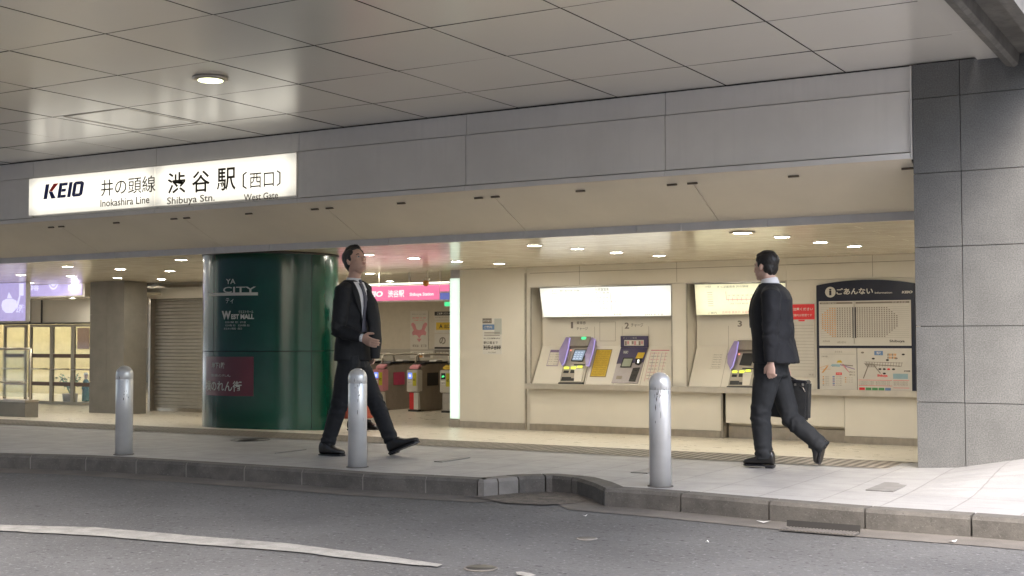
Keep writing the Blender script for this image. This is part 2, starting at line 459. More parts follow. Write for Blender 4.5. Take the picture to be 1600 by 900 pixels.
mq = MB(); i0, i1 = at_len(near(0, 711)), at_len(near(740, 750)); V = []; F = []
for q, i in enumerate(range(i0, i1 + 1)):
    a_, b_ = Kf[i], kf_in[i]; d_ = (b_ - a_).normalized()
    V += [a_ + d_ * .002 + Z * -.15, a_ + d_ * .002 + Z * -.022, a_ + d_ * .018 + Z * .0015, b_ - d_ * .004 + Z * .0015, b_ - d_ * .004 + Z * -.15]
for j in range(i1 - i0):
    for k in range(4): F.append((j * 5 + k, (j + 1) * 5 + k, (j + 1) * 5 + k + 1, j * 5 + k + 1))
mq.add(V, F); struct(mq.build("kerb_mortar", M['kerb_pale']))
first = True
for a, b in zip(cuts, cuts[1:]):
    i0, i1 = at_len(a), at_len(b)
    if i1 <= i0: continue
    mid = Kf[(i0 + i1) // 2]
    pale = near(757, 751) - .01 < (a + b) / 2 < near(821, 745) + .01
    mb = kerb_block(i0, i1)
    struct(mb.build("kerb", M['kerb_pale'] if pale else M['kerb']))
# dark backing so that kerb joints read dark
# white curved line on the road
wl_top = [(-500, 812), (-300, 816), (0, 822), (150, 826), (300, 839), (450, 851), (550, 864), (650, 878), (690, 884)]
wl_bot = [(-500, 818), (-300, 823), (0, 831), (150, 839), (300, 852), (450, 863), (550, 875), (640, 884), (684, 888)]
A_ = [onz(u, v, -.12) for u, v in wl_top]; B_ = [onz(u, v, -.12) for u, v in wl_bot]
mb = MB()
for i in range(len(A_) - 1):
    n = 12
    for k in range(n):
        t0, t1 = k / n, (k + 1) / n
        P = [B_[i].lerp(B_[i + 1], t0), B_[i].lerp(B_[i + 1], t1), A_[i].lerp(A_[i + 1], t1), A_[i].lerp(A_[i + 1], t0)]
        def jit(p): 
            q = noise.noise_vector(p * 9) * .012
            return Vector((p.x + q.x, p.y + q.y, -.112))
        mb.add([jit(p) for p in P], [(0, 1, 2, 3)])
struct(mb.build("road_marking", M['paintline']))
mb = MB(); P = [onz(u, v, -.12) for u, v in ((806, 896), (815, 895.5), (829, 898), (838, 901), (826, 904), (808, 900))]
mb.add([Vector((p.x, p.y, -.112)) for p in P], [(0, 1, 2, 3, 4, 5)]); struct(mb.build("road_marking", M['paintline']))

mb = MB(); P = [onz(u, v, -.113) for u, v in ((735, 776), (765, 771.5), (868, 769), (905, 771), (932, 781), (900, 786), (850, 789), (790, 786))]
mb.add([p + Z * .0015 for p in P], [tuple(range(8))]); struct(mb.build("worn_road_patch", mat("worn_brown_patch", (.095, .083, .070), .9, var=.35, vs_=14, stains=.5, bump=.006, bs=60, speck=.8, specks=60), recalc=False))
# tactile grating strip
M['grate'] = brick_mat("tactile_strip", (.10, .085, .07), (.13, .11, .09), (.36, .32, .26), .07, .12, .022, rough=.5, offset=.5, bump=.004, rot=.5)
M['grate'] = mat("tactile_strip", (.27, .235, .19), .55, var=.15, vs_=3); M['slot'] = mat("tactile_slot", (.045, .038, .03), .8)
mb = MB(); V = []; F = []
xs = [-34 + k for k in range(32)] + [-2.285]
for x in xs:
    V += [(x, 9.93, max(fz(x, 9.93), 0) + .005), (x, 10.56, max(fz(x, 10.56), 0) + .005)]
for i in range(len(xs) - 1): F.append((2 * i, 2 * i + 2, 2 * i + 3, 2 * i + 1))
mb.add(V, F, 0)
x = -22.0
while x < -2.4:
    for r_ in range(5):
        ya = 9.955 + r_ * .12; k_ = .038; sh_ = .03
        mb.add([(x, ya, .0065), (x + k_, ya, .0065), (x + k_ + sh_, ya + .085, .0065), (x + sh_, ya + .085, .0065)], [(0, 1, 2, 3)], 1)
    x += .082
o = mb.build("tactile_path", [M['grate'], M['slot']], recalc=False); struct(o)

# ---- canopy ceiling: enamel panels with open joints
H = 3.142
pw, pd, x0, y0 = 1.0118, 1.026, -7.866, 5.028
mb = MB()
xj = [x0 + pw * i for i in range(-19, 7)]; yj = [y0 + pd * j for j in range(-2, 5)] + [10.03]
for i in range(len(xj) - 1):
    for j in range(len(yj) - 1):
        gp = .007; xa, xb, ya, yb = xj[i] + gp, xj[i + 1] - gp, yj[j] + gp, yj[j + 1] - gp
        tx = random.gauss(0, .0016); ty = random.gauss(0, .0016)
        cx, cy = (xa + xb) / 2, (ya + yb) / 2
        zz = lambda x, y: H + (x - cx) * tx + (y - cy) * ty
        P = [(xa, ya, zz(xa, ya)), (xb, ya, zz(xb, ya)), (xb, yb, zz(xb, yb)), (xa, yb, zz(xa, yb))]
        P += [(x, y, z + .02) for x, y, z in P]
        mb.add(P, [(0, 3, 2, 1), (0, 1, 5, 4), (1, 2, 6, 5), (2, 3, 7, 6), (3, 0, 4, 7)], 0)
        for q_ in range(-4, 0): mb.m[q_] = 1
mb.box(xj[0], xj[-1] - .002, yj[0], 10.03, H + .03, H + .30, 1)
ceiling = mb.build("ceiling", [M['canopy'], M['gap']], recalc=False); struct(ceiling)
# hatch in the ceiling
def on_ceil(u, v): return onz(u, v, H)
hx = [on_ceil(105, 181), on_ceil(198, 171), on_ceil(302, 190), on_ceil(215, 203)]
xa, xb = min(p.x for p in hx), max(p.x for p in hx); ya, yb = min(p.y for p in hx), max(p.y for p in hx)
mb = MB(); t_ = .007
for b4 in ((xa, xb, ya, ya + t_), (xa, xb, yb - t_, yb), (xa, xa + t_, ya + t_, yb - t_), (xb - t_, xb, ya + t_, yb - t_)):
    mb.box(*b4, H - .004, H - .001)
o = mb.build("ceiling_hatch", M['brown']); plain(o, ((xa + xb) / 2, (ya + yb) / 2, H)); tag(o, "rectangular access hatch outline in the glossy canopy ceiling above the lit station sign", "hatch")
# round lamp
lp = on_ceil(329, 121)
t = thing("ceiling_lamp", (lp.x, lp.y, H), "round surface lamp glowing yellow green on the canopy ceiling", "lamp")
mb = MB(); mb.lathe((lp.x, lp.y, H), [(.142, -.002), (.142, -.018), (.120, -.026), (.105, -.026)], 32); mb.build("housing", M['steel'], t)
mb = MB(); mb.lathe((lp.x, lp.y, H), [(.104, -.022), (.098, -.030), (.05, -.034), (.001, -.035)], 32); mb.build("lens", E['round'], t)

M['clip'] = mat('brown_clip', (.13, .10, .07), .6)
# ---- fascia beam over the entrance
FP = Plane((0, 10.0, 0), (1, 0, 0), (0, 0, 1))
XL, XR = -30.0, -2.30
t = thing("entrance_fascia", (XR, 10.0, 2.06), "long grey metal panelled fascia beam over the station entrance", "fascia")
fj = [-26.81, -24.77, -22.73, -20.69, -18.65, -16.61, -14.57, -12.53, -10.49, -8.45, -6.41, -4.37]
edges = [XL] + fj + [XR]
up_, lo_ = MB(), MB()
for a, b in zip(edges, edges[1:]):
    up_.rect(FP, a + .003, b - .003, 2.942, 3.132, -.05, -.006)
    if not (a > -12.6 and b < -8.4):
        lo_.rect(FP, a + .004, b - .004, 2.462, 2.934, -.05, .006)
for a, b in ((-12.53, -10.49), (-10.49, -8.45)):
    lo_.rect(FP, a + .004, b - .004, 2.462, 2.934, -.05, -.02)
up_.build("upper_panels", M['fascia'], t); lo_.build("lower_panels", M['fascia'], t)
mb = MB()
for a, b in zip(edges, edges[1:]):
    mb.rect(FP, a + .002, b - .002, 2.408, 2.452, -.05, .022)
mb.build("lip", M['fascia'], t)
mb = MB(); mb.box(XL, XR, 10.052, 10.5, 2.42, 3.9, 0); mb.box(XL, XR, 10.0, 10.051, 3.133, 3.9, 0); mb.build("core", M['gap'], t)
# sloping soffit: flange then slope down to the inner lip
sj = [-4.16 - 2.0 * k for k in range(13)]
mb = MB()
prof = [(9.982, 2.405), (10.085, 2.352), (10.70, 2.066)]
ed = [XR] + sj + [XL]
for b, a in zip(ed, ed[1:]):
    for (ya, za), (yb, zb), g_ in ((prof[0], prof[1], .0), (prof[1], prof[2], .004)):
        P = [(a + g_, ya, za), (b - g_, ya, za), (b - g_, yb, zb), (a + g_, yb, zb)]
        P += [(x, y, z + .015) for x, y, z in P]
        mb.add(P, [(0, 3, 2, 1), (4, 5, 6, 7), (0, 1, 5, 4), (1, 2, 6, 5), (2, 3, 7, 6), (3, 0, 4, 7)], 0)
mb.add([(XL, 10.0, 2.425), (XR, 10.0, 2.425), (XR, 10.70, 2.09), (XL, 10.70, 2.09)], [(0, 3, 2, 1)], 1)
mb.build("sloping_soffit", [M['soffit'], M['gap']], t)
mb = MB()
for k, (u, v) in enumerate(((80, 341), (96, 340), (182, 333), (272, 328), (292, 327), (389, 320), (492, 324.5), (515, 323.5), (627, 315), (748, 307), (774, 305.5), (907, 296), (1050, 286), (1082, 283.5), (1240, 272), (1418, 258))):
    x = ony(u, v, 10.09).x; mb = MB(); mb.box(x - .045, x + .045, 10.080, 10.100, 2.336, 2.352); mb.build("vent_clip", M['clip'], t)
mb = MB()
lj = [XR] + [ony(u, v, 10.72).x for u, v in ((1200, 350), (1065, 357), (995, 361), (928, 365), (820, 372), (712, 376), (608, 381), (512, 385), (422, 390), (337, 395), (257, 399), (180, 402), (105, 405), (32, 409))] + [-16 - .75 * k for k in range(19)] + [XL]
for b, a in zip(lj, lj[1:]):
    mb.box(a + .003, b - .003, 10.705, 10.74, 1.996 if 1 else 0, 2.070)
mb.build("inner_lip", M['lipgrey'], t)

# ---- hall ceiling
HC = 2.046
mb = MB(); cw, cl = .30, 2.4
y = 10.75; k = 0
while y < 36:
    x = XL - 8 + (k % 2) * 1.2
    while x < 3:
        mb.add([(x + .002, y + .002, HC), (x + cl - .002, y + .002, HC), (x + cl - .002, y + cw - .002, HC), (x + .002, y + cw - .002, HC)], [(0, 3, 2, 1)], 0); x += cl
    y += cw; k += 1
mb.box(XL - 8, 3.2, 10.75, 36, HC + .004, HC + .2, 1)
o = mb.build("ceiling", [M['hallceil'], M['soffit']], recalc=False); struct(o)

# ---- granite pillar at the right
GP = Plane((0, 9.97, 0), (1, 0, 0), (0, 0, 1))
# unseen office block across the street, added to shape reflections and light
t = thing("added_office_building", (-24, -9, -.12), "unseen office block added across the street to shape reflections and light", "building")
OB = Plane((0, -9, 0), (-1, 0, 0), Z); mb = MB(); mb.rect(OB, -24, 45, -.12, 9, -8, 0); mb.build("wall", mat("office_stone", (.30, .295, .285), .7), t)
for r_ in range(2):
    for c_ in range(-10, 13):
        mb = MB(); mb.rect(OB, 6.2 + 3 * c_, 8.2 + 3 * c_, 1.0 + 3.6 * r_, 3.2 + 3.6 * r_, .001, .03); mb.build("window", M['navy'], t)
t = thing("granite_pillar", (-1.2, 9.97, 0), "big blue grey granite clad pillar closing the entrance at the right", "pillar")
jx = [-2.280, -1.925, -1.0, -.1, .9]
jz = [-.3, GP.px(1432, 628)[1], GP.px(1430, 510)[1], GP.px(1430, 387)[1], GP.px(1430, 272)[1], GP.px(1430, 155)[1], 3.135]
mb = MB(); gg = .0022
for a, b in zip(jx, jx[1:]):
    for c, d in zip(jz, jz[1:]):
        mb.rect(GP, a + gg, b - gg, c + gg, d - gg, -.03, 0)
SP = Plane((-2.28, 9.97, 0), (0, -1, 0), (0, 0, 1))      # left return of the pillar
for c, d in zip(jz, jz[1:]): mb.rect(SP, -1.1, -.032, c + gg, d - gg, -.03, -.001)
mb.build("stone_slab", M['granite'], t, bevel=.0015)
mb = MB(); mb.box(-2.249, .88, 10.001, 11.1, -.4, 3.9); mb.build("core", M['gap'], t)
mb = MB(); mb.box(-2.298, -2.284, 9.975, 10.0, 2.40, 3.13); mb.build("edge_trim", M['fascia'], t)

# ---- beam of the overpass at the canopy's edge
t = thing("overpass_beam", (-1.2, 9.9, 3.0), "stained dark concrete overpass edge beam above the granite pillar", "beam")
e0 = on_ceil(1440, 0); xe = xj[-1]
mb = MB(); y = 9.93
while y > 3.0:
    mb.box(xe + .01, xe + .17, max(y - 1.0, 3.0) + .004, y, 3.112, 3.20); y -= 1.0
mb.build("edge_board", M['canopy'], t)
mb = MB()
xbm = onz(1584, 0, 3.03).x
sec = [(-1.61, 3.3), (-1.61, 3.10), (-1.585, 3.045), (-1.53, 3.03), (-1.50, 3.05), (-1.49, 3.13), (xbm - .08, 3.13), (xbm - .08, 3.03), (xbm, 3.03), (xbm, 3.9), (-1.61, 3.9)]
V = [(x, 2.9, z) for x, z in sec] + [(x, 9.955, z) for x, z in sec]; n = len(sec)
mb.add(V, [tuple(range(n)), tuple(range(2 * n - 1, n - 1, -1))] + [(i, i + n, (i + 1) % n + n, (i + 1) % n) for i in range(n)])
mb.build("beam_body", M['concrete'], t)

# ---- green column
du = ray(423.5, 526); du.z = 0; du.normalize()
RC = .822; cc = EYE + du * (15.05 / 1.0 + RC); CC = Vector((cc.x, cc.y, 0))
def colhit(u, v):
    d = ray(u, v); ox, oy = EYE.x - CC.x, EYE.y - CC.y
    a = d.x ** 2 + d.y ** 2; b = 2 * (ox * d.x + oy * d.y); c_ = ox * ox + oy * oy - RC * RC
    q = b * b - 4 * a * c_; q = max(q, 0); t_ = (-b - math.sqrt(q)) / (2 * a); p = EYE + d * t_
    return math.atan2(p.y - CC.y, p.x - CC.x), p.z
def colpt(a, z, off=0.0): return Vector((CC.x + (RC + off) * math.cos(a), CC.y + (RC + off) * math.sin(a), z))
t = thing("green_column", (CC.x, CC.y, fz(CC.x, CC.y)), "thick glossy dark green enamel column with pale lettering", "column")
seam_a = colhit(487, 500)[0]; seam_z = colhit(440, 549)[1]
zb = -.12
mb = MB()
N = 96
cutsA = [seam_a + k * math.pi / 2 for k in range(4)]
for z0_, z1_ in ((zb - .1, seam_z - .004), (seam_z + .004, 2.02)):
    for q in range(4):
        a0 = cutsA[q] + .004; a1 = cutsA[q] + math.pi / 2 - .004; V = []; F = []
        for k in range(25):
            a = a0 + (a1 - a0) * k / 24; V += [colpt(a, z0_), colpt(a, z1_)]
        for k in range(24): F.append((2 * k, 2 * k + 2, 2 * k + 3, 2 * k + 1))
        mb.add(V, F, 0, True)
mb.build("enamel_panels", M['green'], t)
mb = MB(); mb.lathe(CC, [(RC - .012, zb - .1), (RC - .012, 2.04)], 64); mb.build("core", M['gap'], t)
mb = MB(); mb.lathe(CC, [(RC + .0, 2.021), (RC + .012, 2.022), (RC + .012, 2.044), (RC, 2.045)], 64); mb.build("collar", M['darkmetal'], t)
def coltext(mb, s, u0, v0, u1, v1, off=.003, bold=0.0, m=0):
    a0, z1 = colhit(u0, v0); a1, z0_ = colhit(u1, v1)
    text(mb, None, s, a0, a1, z0_, z1, off, m, bold, 0, wrap=lambda a, b, o_: colpt(a, b, o_))
def colpatch(mb, u0, v0, u1, v1, off, thick, m=0):
    a0, z1 = colhit(u0, v0); a1, z0_ = colhit(u1, v1); V = []; F = []; n_ = 16
    for k in range(n_ + 1):
        a = a0 + (a1 - a0) * k / n_
        V += [colpt(a, z0_, off), colpt(a, z1, off), colpt(a, z1, off - thick), colpt(a, z0_, off - thick)]
    for k in range(n_):
        for q in range(4): F.append((4 * k + q, 4 * k + (q + 1) % 4, 4 * k + 4 + (q + 1) % 4, 4 * k + 4 + q))
    F += [(0, 1, 2, 3), tuple(4 * n_ + q for q in (3, 2, 1, 0))]
    mb.add(V, F, m)
mb = MB()
coltext(mb, "YA", 353.5, 436, 368, 443.5, bold=.012)
coltext(mb, "CITY", 349, 448.5, 400, 457, bold=.012)
colpatch(mb, 326, 458.5, 403, 461.5, .004, .003)
coltext(mb, "ティ", 353, 466, 365, 474)
coltext(mb, "W", 347, 486, 361, 499, bold=.05); coltext(mb, "EST MALL", 361.5, 491, 397, 498.5, bold=.04)
coltext(mb, "ウエストモール", 373, 485, 396, 489.5)
for v_, a, b in ((502, 352, 372), (502, 375, 384), (507, 352, 368), (507, 372, 390), (512, 350, 378)):
    coltext(mb, "京王井の頭線 · 西口" if b - a > 12 else "地下1階", a, v_, b, v_ + 3)
mb.build("lettering", M['letter'], t)
pm = MB(); colpatch(pm, 322.8, 557, 396, 619, .006, .006)
notice = pm.build("maroon_notice", M['maroon'], t)
mb = MB(); coltext(mb, "地下1階", 332, 566, 352, 576, .009, bold=.02); coltext(mb, "東横のれん", 331, 584, 361, 589, .009)
coltext(mb, "横のれん街", 323.5, 594, 378, 612, .009, bold=.012)
o = mb.build("lettering", M['letter'], notice)

# ---- inner wall (rotated a little against the fascia)
W0 = onz(829, 417.5, HC); W1 = onz(1427, 396, HC)
T = (W1 - W0); T.z = 0; T.normalize()
IW = Plane((W0.x, W0.y, 0), T, (0, 0, 1))
FZ = FLOOR_IN
def ipx(u, v, off=0.0): return IW.px(u, v, off)
sR = ipx(1431, 600)[0] + 1.6
sA0 = ipx(718.5, 600)[0]; sA1 = ipx(821, 600)[0]; sJ = ipx(828.5, 600)[0]
r1a, r1b = ipx(828.5, 500)[0], ipx(1050, 500)[0]
r2a, r2b = ipx(1072, 500)[0], ipx(1229, 500)[0]
zl = ipx(829, 606)[1]      # ledge underside height on wall
zhd = ipx(940, 446)[1]; zhd2 = ipx(1150, 440)[1]
RB = -.36
wt = thing("station_wall", IW.at(0, FZ), "long cream panelled hall wall with ticket machine recesses", "wall")
mb = MB()
mb.rect(IW, sA0, sA1, FZ - .05, HC - .002, -.5, 0, 0)
mb.rect(IW, sJ, r2b + .002, zhd + .003, HC - .002, -.5, -.004, 0)      # header
mb.rect(IW, r1b, r2a, zl, zhd, -.5, -.002, 0)                             # pier
mb.rect(IW, r2b + .003, sR, zl, zhd - .001, -.5, -.002, 0)                # wall behind the board
mb.rect(IW, r2b + .004, sR, zhd + .003, HC - .002, -.5, -.006, 0)
mb.rect(IW, sJ, sR, FZ - .05, zl - .001, -.5, -.20, 0)
# recess backs
mb.rect(IW, r1a, r1b - .001, zl, zhd, -.5, RB, 0); mb.rect(IW, r2a + .001, r2b, zl, zhd, -.5, RB, 0)
mb.rect(IW, sA1 - .001, r1a, FZ - .05, HC - .003, -.5, -.03, 0)
mb.build("wall_body", M['wall'], wt)
mb = MB()      # joints and steel edges
mb.rect(IW, sA1 - .012, sA1 + .006, FZ, ipx(820, 427)[1], -.03, .004)
for s_ in (r1a, r1b - .012, r2a, ):
    mb.rect(IW, s_, s_ + .014, zl + .01, zhd - .001, -.02, .004)
mb.rect(IW, r2b - .012, r2b, zl + .01, zhd2, -.02, .004)
mb.rect(IW, r1a, r1b, zhd - .012, zhd + .002, -.02, .006); mb.rect(IW, r2a, r2b, zhd - .012, zhd + .002, -.02, .006)
mb.build("steel_edging", M['steel'], wt)
mb = MB()
for u in (1057, 1363, 905, 1205): 
    s_ = ipx(u, 425)[0]; mb.rect(IW, s_, s_ + .005, zhd + .02, HC - .003, -.003, -.0015)
for u, v, u2 in ((829, 427, 1431),):
    b_ = ipx(u, v)[1]; mb.rect(IW, sJ, sR, b_ - .003, b_ + .003, -.006, -.0015)
mb.build("panel_joint", M['brown'], wt)
mb = MB()
bb = ipx(770, 660)[1]
mb.rect(IW, sA0 - .002, sA1 - .014, FZ, FZ + .10, -.01, .012)
mb.rect(IW, sJ, ipx(1127, 690)[0], FZ, FZ + .10, -.02, .022)
mb.rect(IW, ipx(1320, 700)[0], sR, FZ, FZ + .10, -.02, .024)
mb.rect(IW, ipx(1132, 690)[0], ipx(1319, 700)[0], FZ, FZ + .16, -.22, -.15)
mb.build("skirting", M['steel'], wt)
mb = MB()
sa, sb = ipx(829, 640)[0], ipx(1127, 640)[0]
mb.rect(IW, sa, sb, FZ + .103, zl - .012, -.19, .012)
sc_, sd_ = ipx(1320, 640)[0], sR
mb.rect(IW, sc_ + .004, sd_, FZ + .103, zl - .012, -.19, .014)
kz = ipx(1230, 664)[1]
mb.rect(IW, ipx(1134, 640)[0], sc_ - .004, kz, zl - .012, -.19, .0)
mb.rect(IW, ipx(1134, 640)[0], sc_ - .004, FZ + .165, kz - .01, -.19, -.17)
mb.build("lower_panel", M['wall2'], wt)
mb = MB(); mb.rect(IW, sb + .001, sb + .028, FZ, zl - .01, -.19, .018); mb.build("steel_post", M['steel'], wt)
# ledge
mb = MB(); LO = .13
zt = ipx(829, 599.5, LO)[1]
mb.prism(IW, [(sJ - .02, zt - .075), (sR, zt - .075), (sR, zt), (sJ - .02, zt)], 0.001, LO)
mb.rect(IW, sJ, sR, zt - .03, zt - .003, -.30, -.001)
mb.build("ledge", M['satin'], wt, bevel=.006)

# console slopes in the two recesses
def slope_plane(s0, ztop, zbot, offt, offb):
    up = (Z * (ztop - zbot) + IW.n * (offt - offb)).normalized()
    return Plane(IW.at(0, zbot, offb), T, up), math.hypot(ztop - zbot, offt - offb)
ztop = ipx(960, 541, RB + .04)[1]
SLP, SLEN = slope_plane(0, ztop, zt + .001, RB + .04, -.02)
mb = MB()
for a, b in ((r1a + .02, r1b - .015), (r2a + .02, r2b - .015)):
    mb.rect(SLP, a, b, .0, SLEN, -.03, 0)
    mb.rect(IW, a, b, ztop, ipx(960, 496, RB + .04)[1] + .10, RB, RB + .04)
    for e in (a, b):        # cheeks
        pass
mb.build("console_panel", M['wall2'], wt)
mb = MB()
for u, v0, v1 in ((929, 498, 541), (972, 498, 541) , (1013.5, 497, 540), (1138, 497, 541)):
    s_ = IW.px(u, 515, RB + .04)[0]; mb.rect(IW, s_, s_ + .004, ztop, ztop + .28, RB + .04, RB + .0415)
    mb.rect(SLP, s_, s_ + .004, 0.0, SLEN - .002, .0, .0015)
# blank plate outline between machines 1 and 2
a0, a1, b0, b1 = bx(IW, 937, 503, 962, 533, RB + .04)
for r4 in ((a0, a1, b1 - .004, b1), (a0, a1, b0, b0 + .004), (a0, a0 + .004, b0, b1), (a1 - .004, a1, b0, b1)): mb.rect(IW, *r4, RB + .04, RB + .042)
mb.build("console_joint", M['brown'], wt)

# lit pillar at the wall's left end
t = thing("lit_pillar", IW.at(sA0, FZ), "tall narrow glowing greenish white light panel at the end of the cream wall", "light panel")
a0, a1 = ipx(703, 550)[0], ipx(717.3, 550)[0]
mb = MB(); mb.rect(IW, a0 - .0, sA0 - .002, FZ - .02, HC - .004, -.45, -.02); mb.build("housing", M['steel'], t)
mb = MB(); mb.rect(IW, a0 + .003, a1, ipx(710, 654)[1], ipx(710, 435)[1], -.02, .004); mb.build("light_panel", E['greenpanel'], t)
mb = MB(); mb.rect(IW, a0 - .01, a1 + .006, FZ, FZ + .11, -.02, .014); mb.build("skirting", M['steel'], t)

# ---- far hall: back walls
BW = Plane((0, 27.5, 0), (1, 0, 0), (0, 0, 1))
t = thing("gate_hall_wall", (-20, 27.5, FZ), "plain beige wall of the gate hall behind the ticket gates", "wall")
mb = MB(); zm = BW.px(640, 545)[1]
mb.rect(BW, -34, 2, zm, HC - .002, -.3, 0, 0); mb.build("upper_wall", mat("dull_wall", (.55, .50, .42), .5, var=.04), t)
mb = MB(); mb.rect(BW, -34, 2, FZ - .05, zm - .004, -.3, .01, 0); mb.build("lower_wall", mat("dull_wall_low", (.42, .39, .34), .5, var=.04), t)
# left part: wall plane holding shutter, granite pillar, doors
LWY = 16.9
LW = Plane((0, LWY, 0), (1, 0, 0), (0, 0, 1))
def lpx(u, v, off=0.0): return LW.px(u, v, off)
lx_sh0, lx_sh1 = lpx(233, 550)[0], lpx(345, 550)[0]
t = thing("shutter_wall", (lx_sh0, LWY, FZ), "cream wall strip above and beside the closed roller shutter", "wall")
mb = MB(); zs = lpx(275, 466)[1]
mb.rect(LW, lx_sh0 - .1, lx_sh1 + .05, zs, HC - .002, -.4, 0)
mb.rect(LW, lx_sh1, lx_sh1 + 1.3, FZ - .02, zs - .001, -.4, 0)
mb.build("wall_body", M['wall'], t)
mb = MB(); mb.rect(LW, lx_sh0 - .1, lx_sh1, zs + .20, zs + .235, 0, .06); mb.rect(LW, lx_sh0 + .0, lx_sh0 + .05, FZ, zs, -.15, .02); mb.build("rail", M['steel'], t)
t = thing("roller_shutter", ((lx_sh0 + lx_sh1) / 2, LWY, FZ), "closed beige grey roller shutter with horizontal slats", "shutter")
mb = MB(); z = FZ + .06
while z < zs - .01:
    P = []
    zt_ = min(z + .062, zs - .002)
    mb.prism(Plane((lx_sh0 + .05, LWY + .10, 0), (0, -1, 0), (0, 0, 1)), [(0, z), (.018, z + .006), (.018, zt_ - .012), (0, zt_)], -(lx_sh1 - lx_sh0 - .05), 0)
    z += .064
mb.build("slats", M['shutter'], t)
mb = MB(); mb.rect(LW, lx_sh0 + .05, lx_sh1 - .002, FZ + .002, FZ + .058, -.12, -.07); mb.build("bottom_bar", M['steel'], t)
# side return between column zone and gate hall, left of the gates
# right side of the gate hall
mb = MB(); p_ = IW.at(ipx(760, 600)[0], 0, -.5)
mb.box(p_.x - .05, p_.x + .2, p_.y - .1, 27.5, FZ - .05, HC - .002)
o = mb.build("hall_end_wall", M['wall']); plain(o, (p_.x, 21, FZ)); tag(o, "cream side wall of the gate hall behind the lit pillar", "wall")

# brown granite pillar
GX = Plane((0, 15.75, 0), (1, 0, 0), (0, 0, 1))
gx0, gx1 = GX.px(140, 550)[0], GX.px(193.5, 550)[0]
dxr = ray(229, 550); tt = (gx1 - EYE.x) / dxr.x; yb_ = EYE.y + dxr.y * tt
t = thing("square_pillar", ((gx0 + gx1) / 2, 15.75, FZ), "square brown granite pillar between the shutter and the glazed doors", "pillar")
mb = MB(); zj = [FZ - .05, .25, .85, 1.45, HC - .002]; hx_ = (gx0 + gx1) / 2
for a, b in zip(zj, zj[1:]):
    for c, d in ((gx0, hx_), (hx_, gx1)): mb.rect(GX, c + .002, d - .002, a + .002, b - .002, -.03, 0)
    PS = Plane((gx1, 15.75, 0), (0, 1, 0), (0, 0, 1))
    mb.rect(PS, .032, yb_ - 15.75, a + .002, b - .002, -.03, -.002)
mb.box(gx0 + .01, gx1 - .03, 15.781, yb_ - .01, FZ - .05, HC - .003)
mb.build("stone_cladding", M['granite2'], t)

# ================================================================== THINGS
# ---- station sign lightbox in the fascia
t = thing("station_sign", (-10.49, 9.98, 2.48), "long backlit white station sign with black Japanese lettering set in the fascia", "sign")
sx = [FP.px(46.5, 310)[0], -10.495, FP.px(462, 280)[0]]
sz0, sz1 = 2.492, 2.925
mb = MB(); mb.rect(FP, sx[0] - .012, sx[2] + .012, sz0 - .012, sz1 + .012, -.04, -.004, 0); mb.build("frame", M['fascia'], t)
faces = []
for a, b in ((sx[0], sx[1] - .003), (sx[1] + .003, sx[2])):
    mb = MB(); mb.rect(FP, a, b, sz0, sz1, -.003, .012); faces.append(mb.build("light_face", E['sign'], t))
OF = .015
mb = MB()
def sgn(s, u0, v0, u1, v1, bold=0.0, m=0, dv=0):
    # pixel box given at its own left end; the sign's slope is followed by using the mean height
    a0, a1, b0, b1 = bx(FP, u0, v0, u1, v1, OF)
    text(mb, FP, s, a0, a1, b0, b1, OF, m, bold)
def sbox(u0, u1, vtl, vbl):
    """left edge top and bottom rows give the heights"""
    a0, b1 = FP.px(u0, vtl, OF); _, b0 = FP.px(u0, vbl, OF); a1 = FP.px(u1, vtl, OF)[0]
    return a0, a1, b0, b1
for s, u0, u1, a, b, bold in (("井の頭線", 158, 243, 281.5, 307, .004), ("渋", 262, 290, 270.5, 303.5, .014), ("谷", 300, 328, 268, 301.5, .014), ("駅", 339, 368.5, 263.5, 299, .014),
                       ("〔", 379, 386, 268.5, 296, .012), ("西口", 390, 428, 271, 294.5, .004), ("〕", 432, 438.5, 266, 291, .012)):
    text(mb, FP, s, *sbox(u0, u1, a, b), OF, 0, bold)
for s, u0, u1, a, b in (("Inokashira Line", 157, 233.5, 312, 323.5), ("Shibuya Stn.", 261, 335.5, 308.5, 323), ("West Gate", 381, 434.5, 303.5, 314)):
    text(mb, FP, s, *sbox(u0, u1, a, b), OF, 1, .012)
# company letters: slanted heavy sans, red upper arm on the K
def poly(pts, m): mb.sheet(FP, pts, OF, m)
a0, a1, b0, b1 = sbox(68, 131, 288.5, 311.5)
h_ = b1 - b0; W_ = a1 - a0
def SH(x, y): return (a0 + x * W_ + .22 * h_ * y, b0 + y * h_)
def bar(x0_, y0_, x1_, y1_, m=2): poly([SH(x0_, y0_), SH(x1_, y0_), SH(x1_, y1_), SH(x0_, y1_)], m)
bar(.0, 0, .095, 1)                                        # K
poly([SH(.105, .50), SH(.20, 1), SH(.325, 1), SH(.20, .50)], 3)
poly([SH(.105, .49), SH(.20, .49), SH(.315, 0), SH(.20, 0)], 2)
bar(.345, 0, .43, 1); bar(.431, .80, .555, 1); bar(.431, .40, .535, .60); bar(.431, 0, .555, .20)  # E
bar(.59, 0, .675, 1)                                       # I
bar(.70, .12, .785, .88); bar(.875, .12, .96, .88); poly([SH(.70, .881), SH(.96, .881), SH(.90, 1), SH(.745, 1)], 2); poly([SH(.745, 0), SH(.90, 0), SH(.96, .119), SH(.70, .119)], 2)
bar(.786, .79, .874, .88); bar(.786, .12, .874, .21)
mb.build("lettering", [M['olive'], M['greyink'], M['navyink'], M['redink']], t)

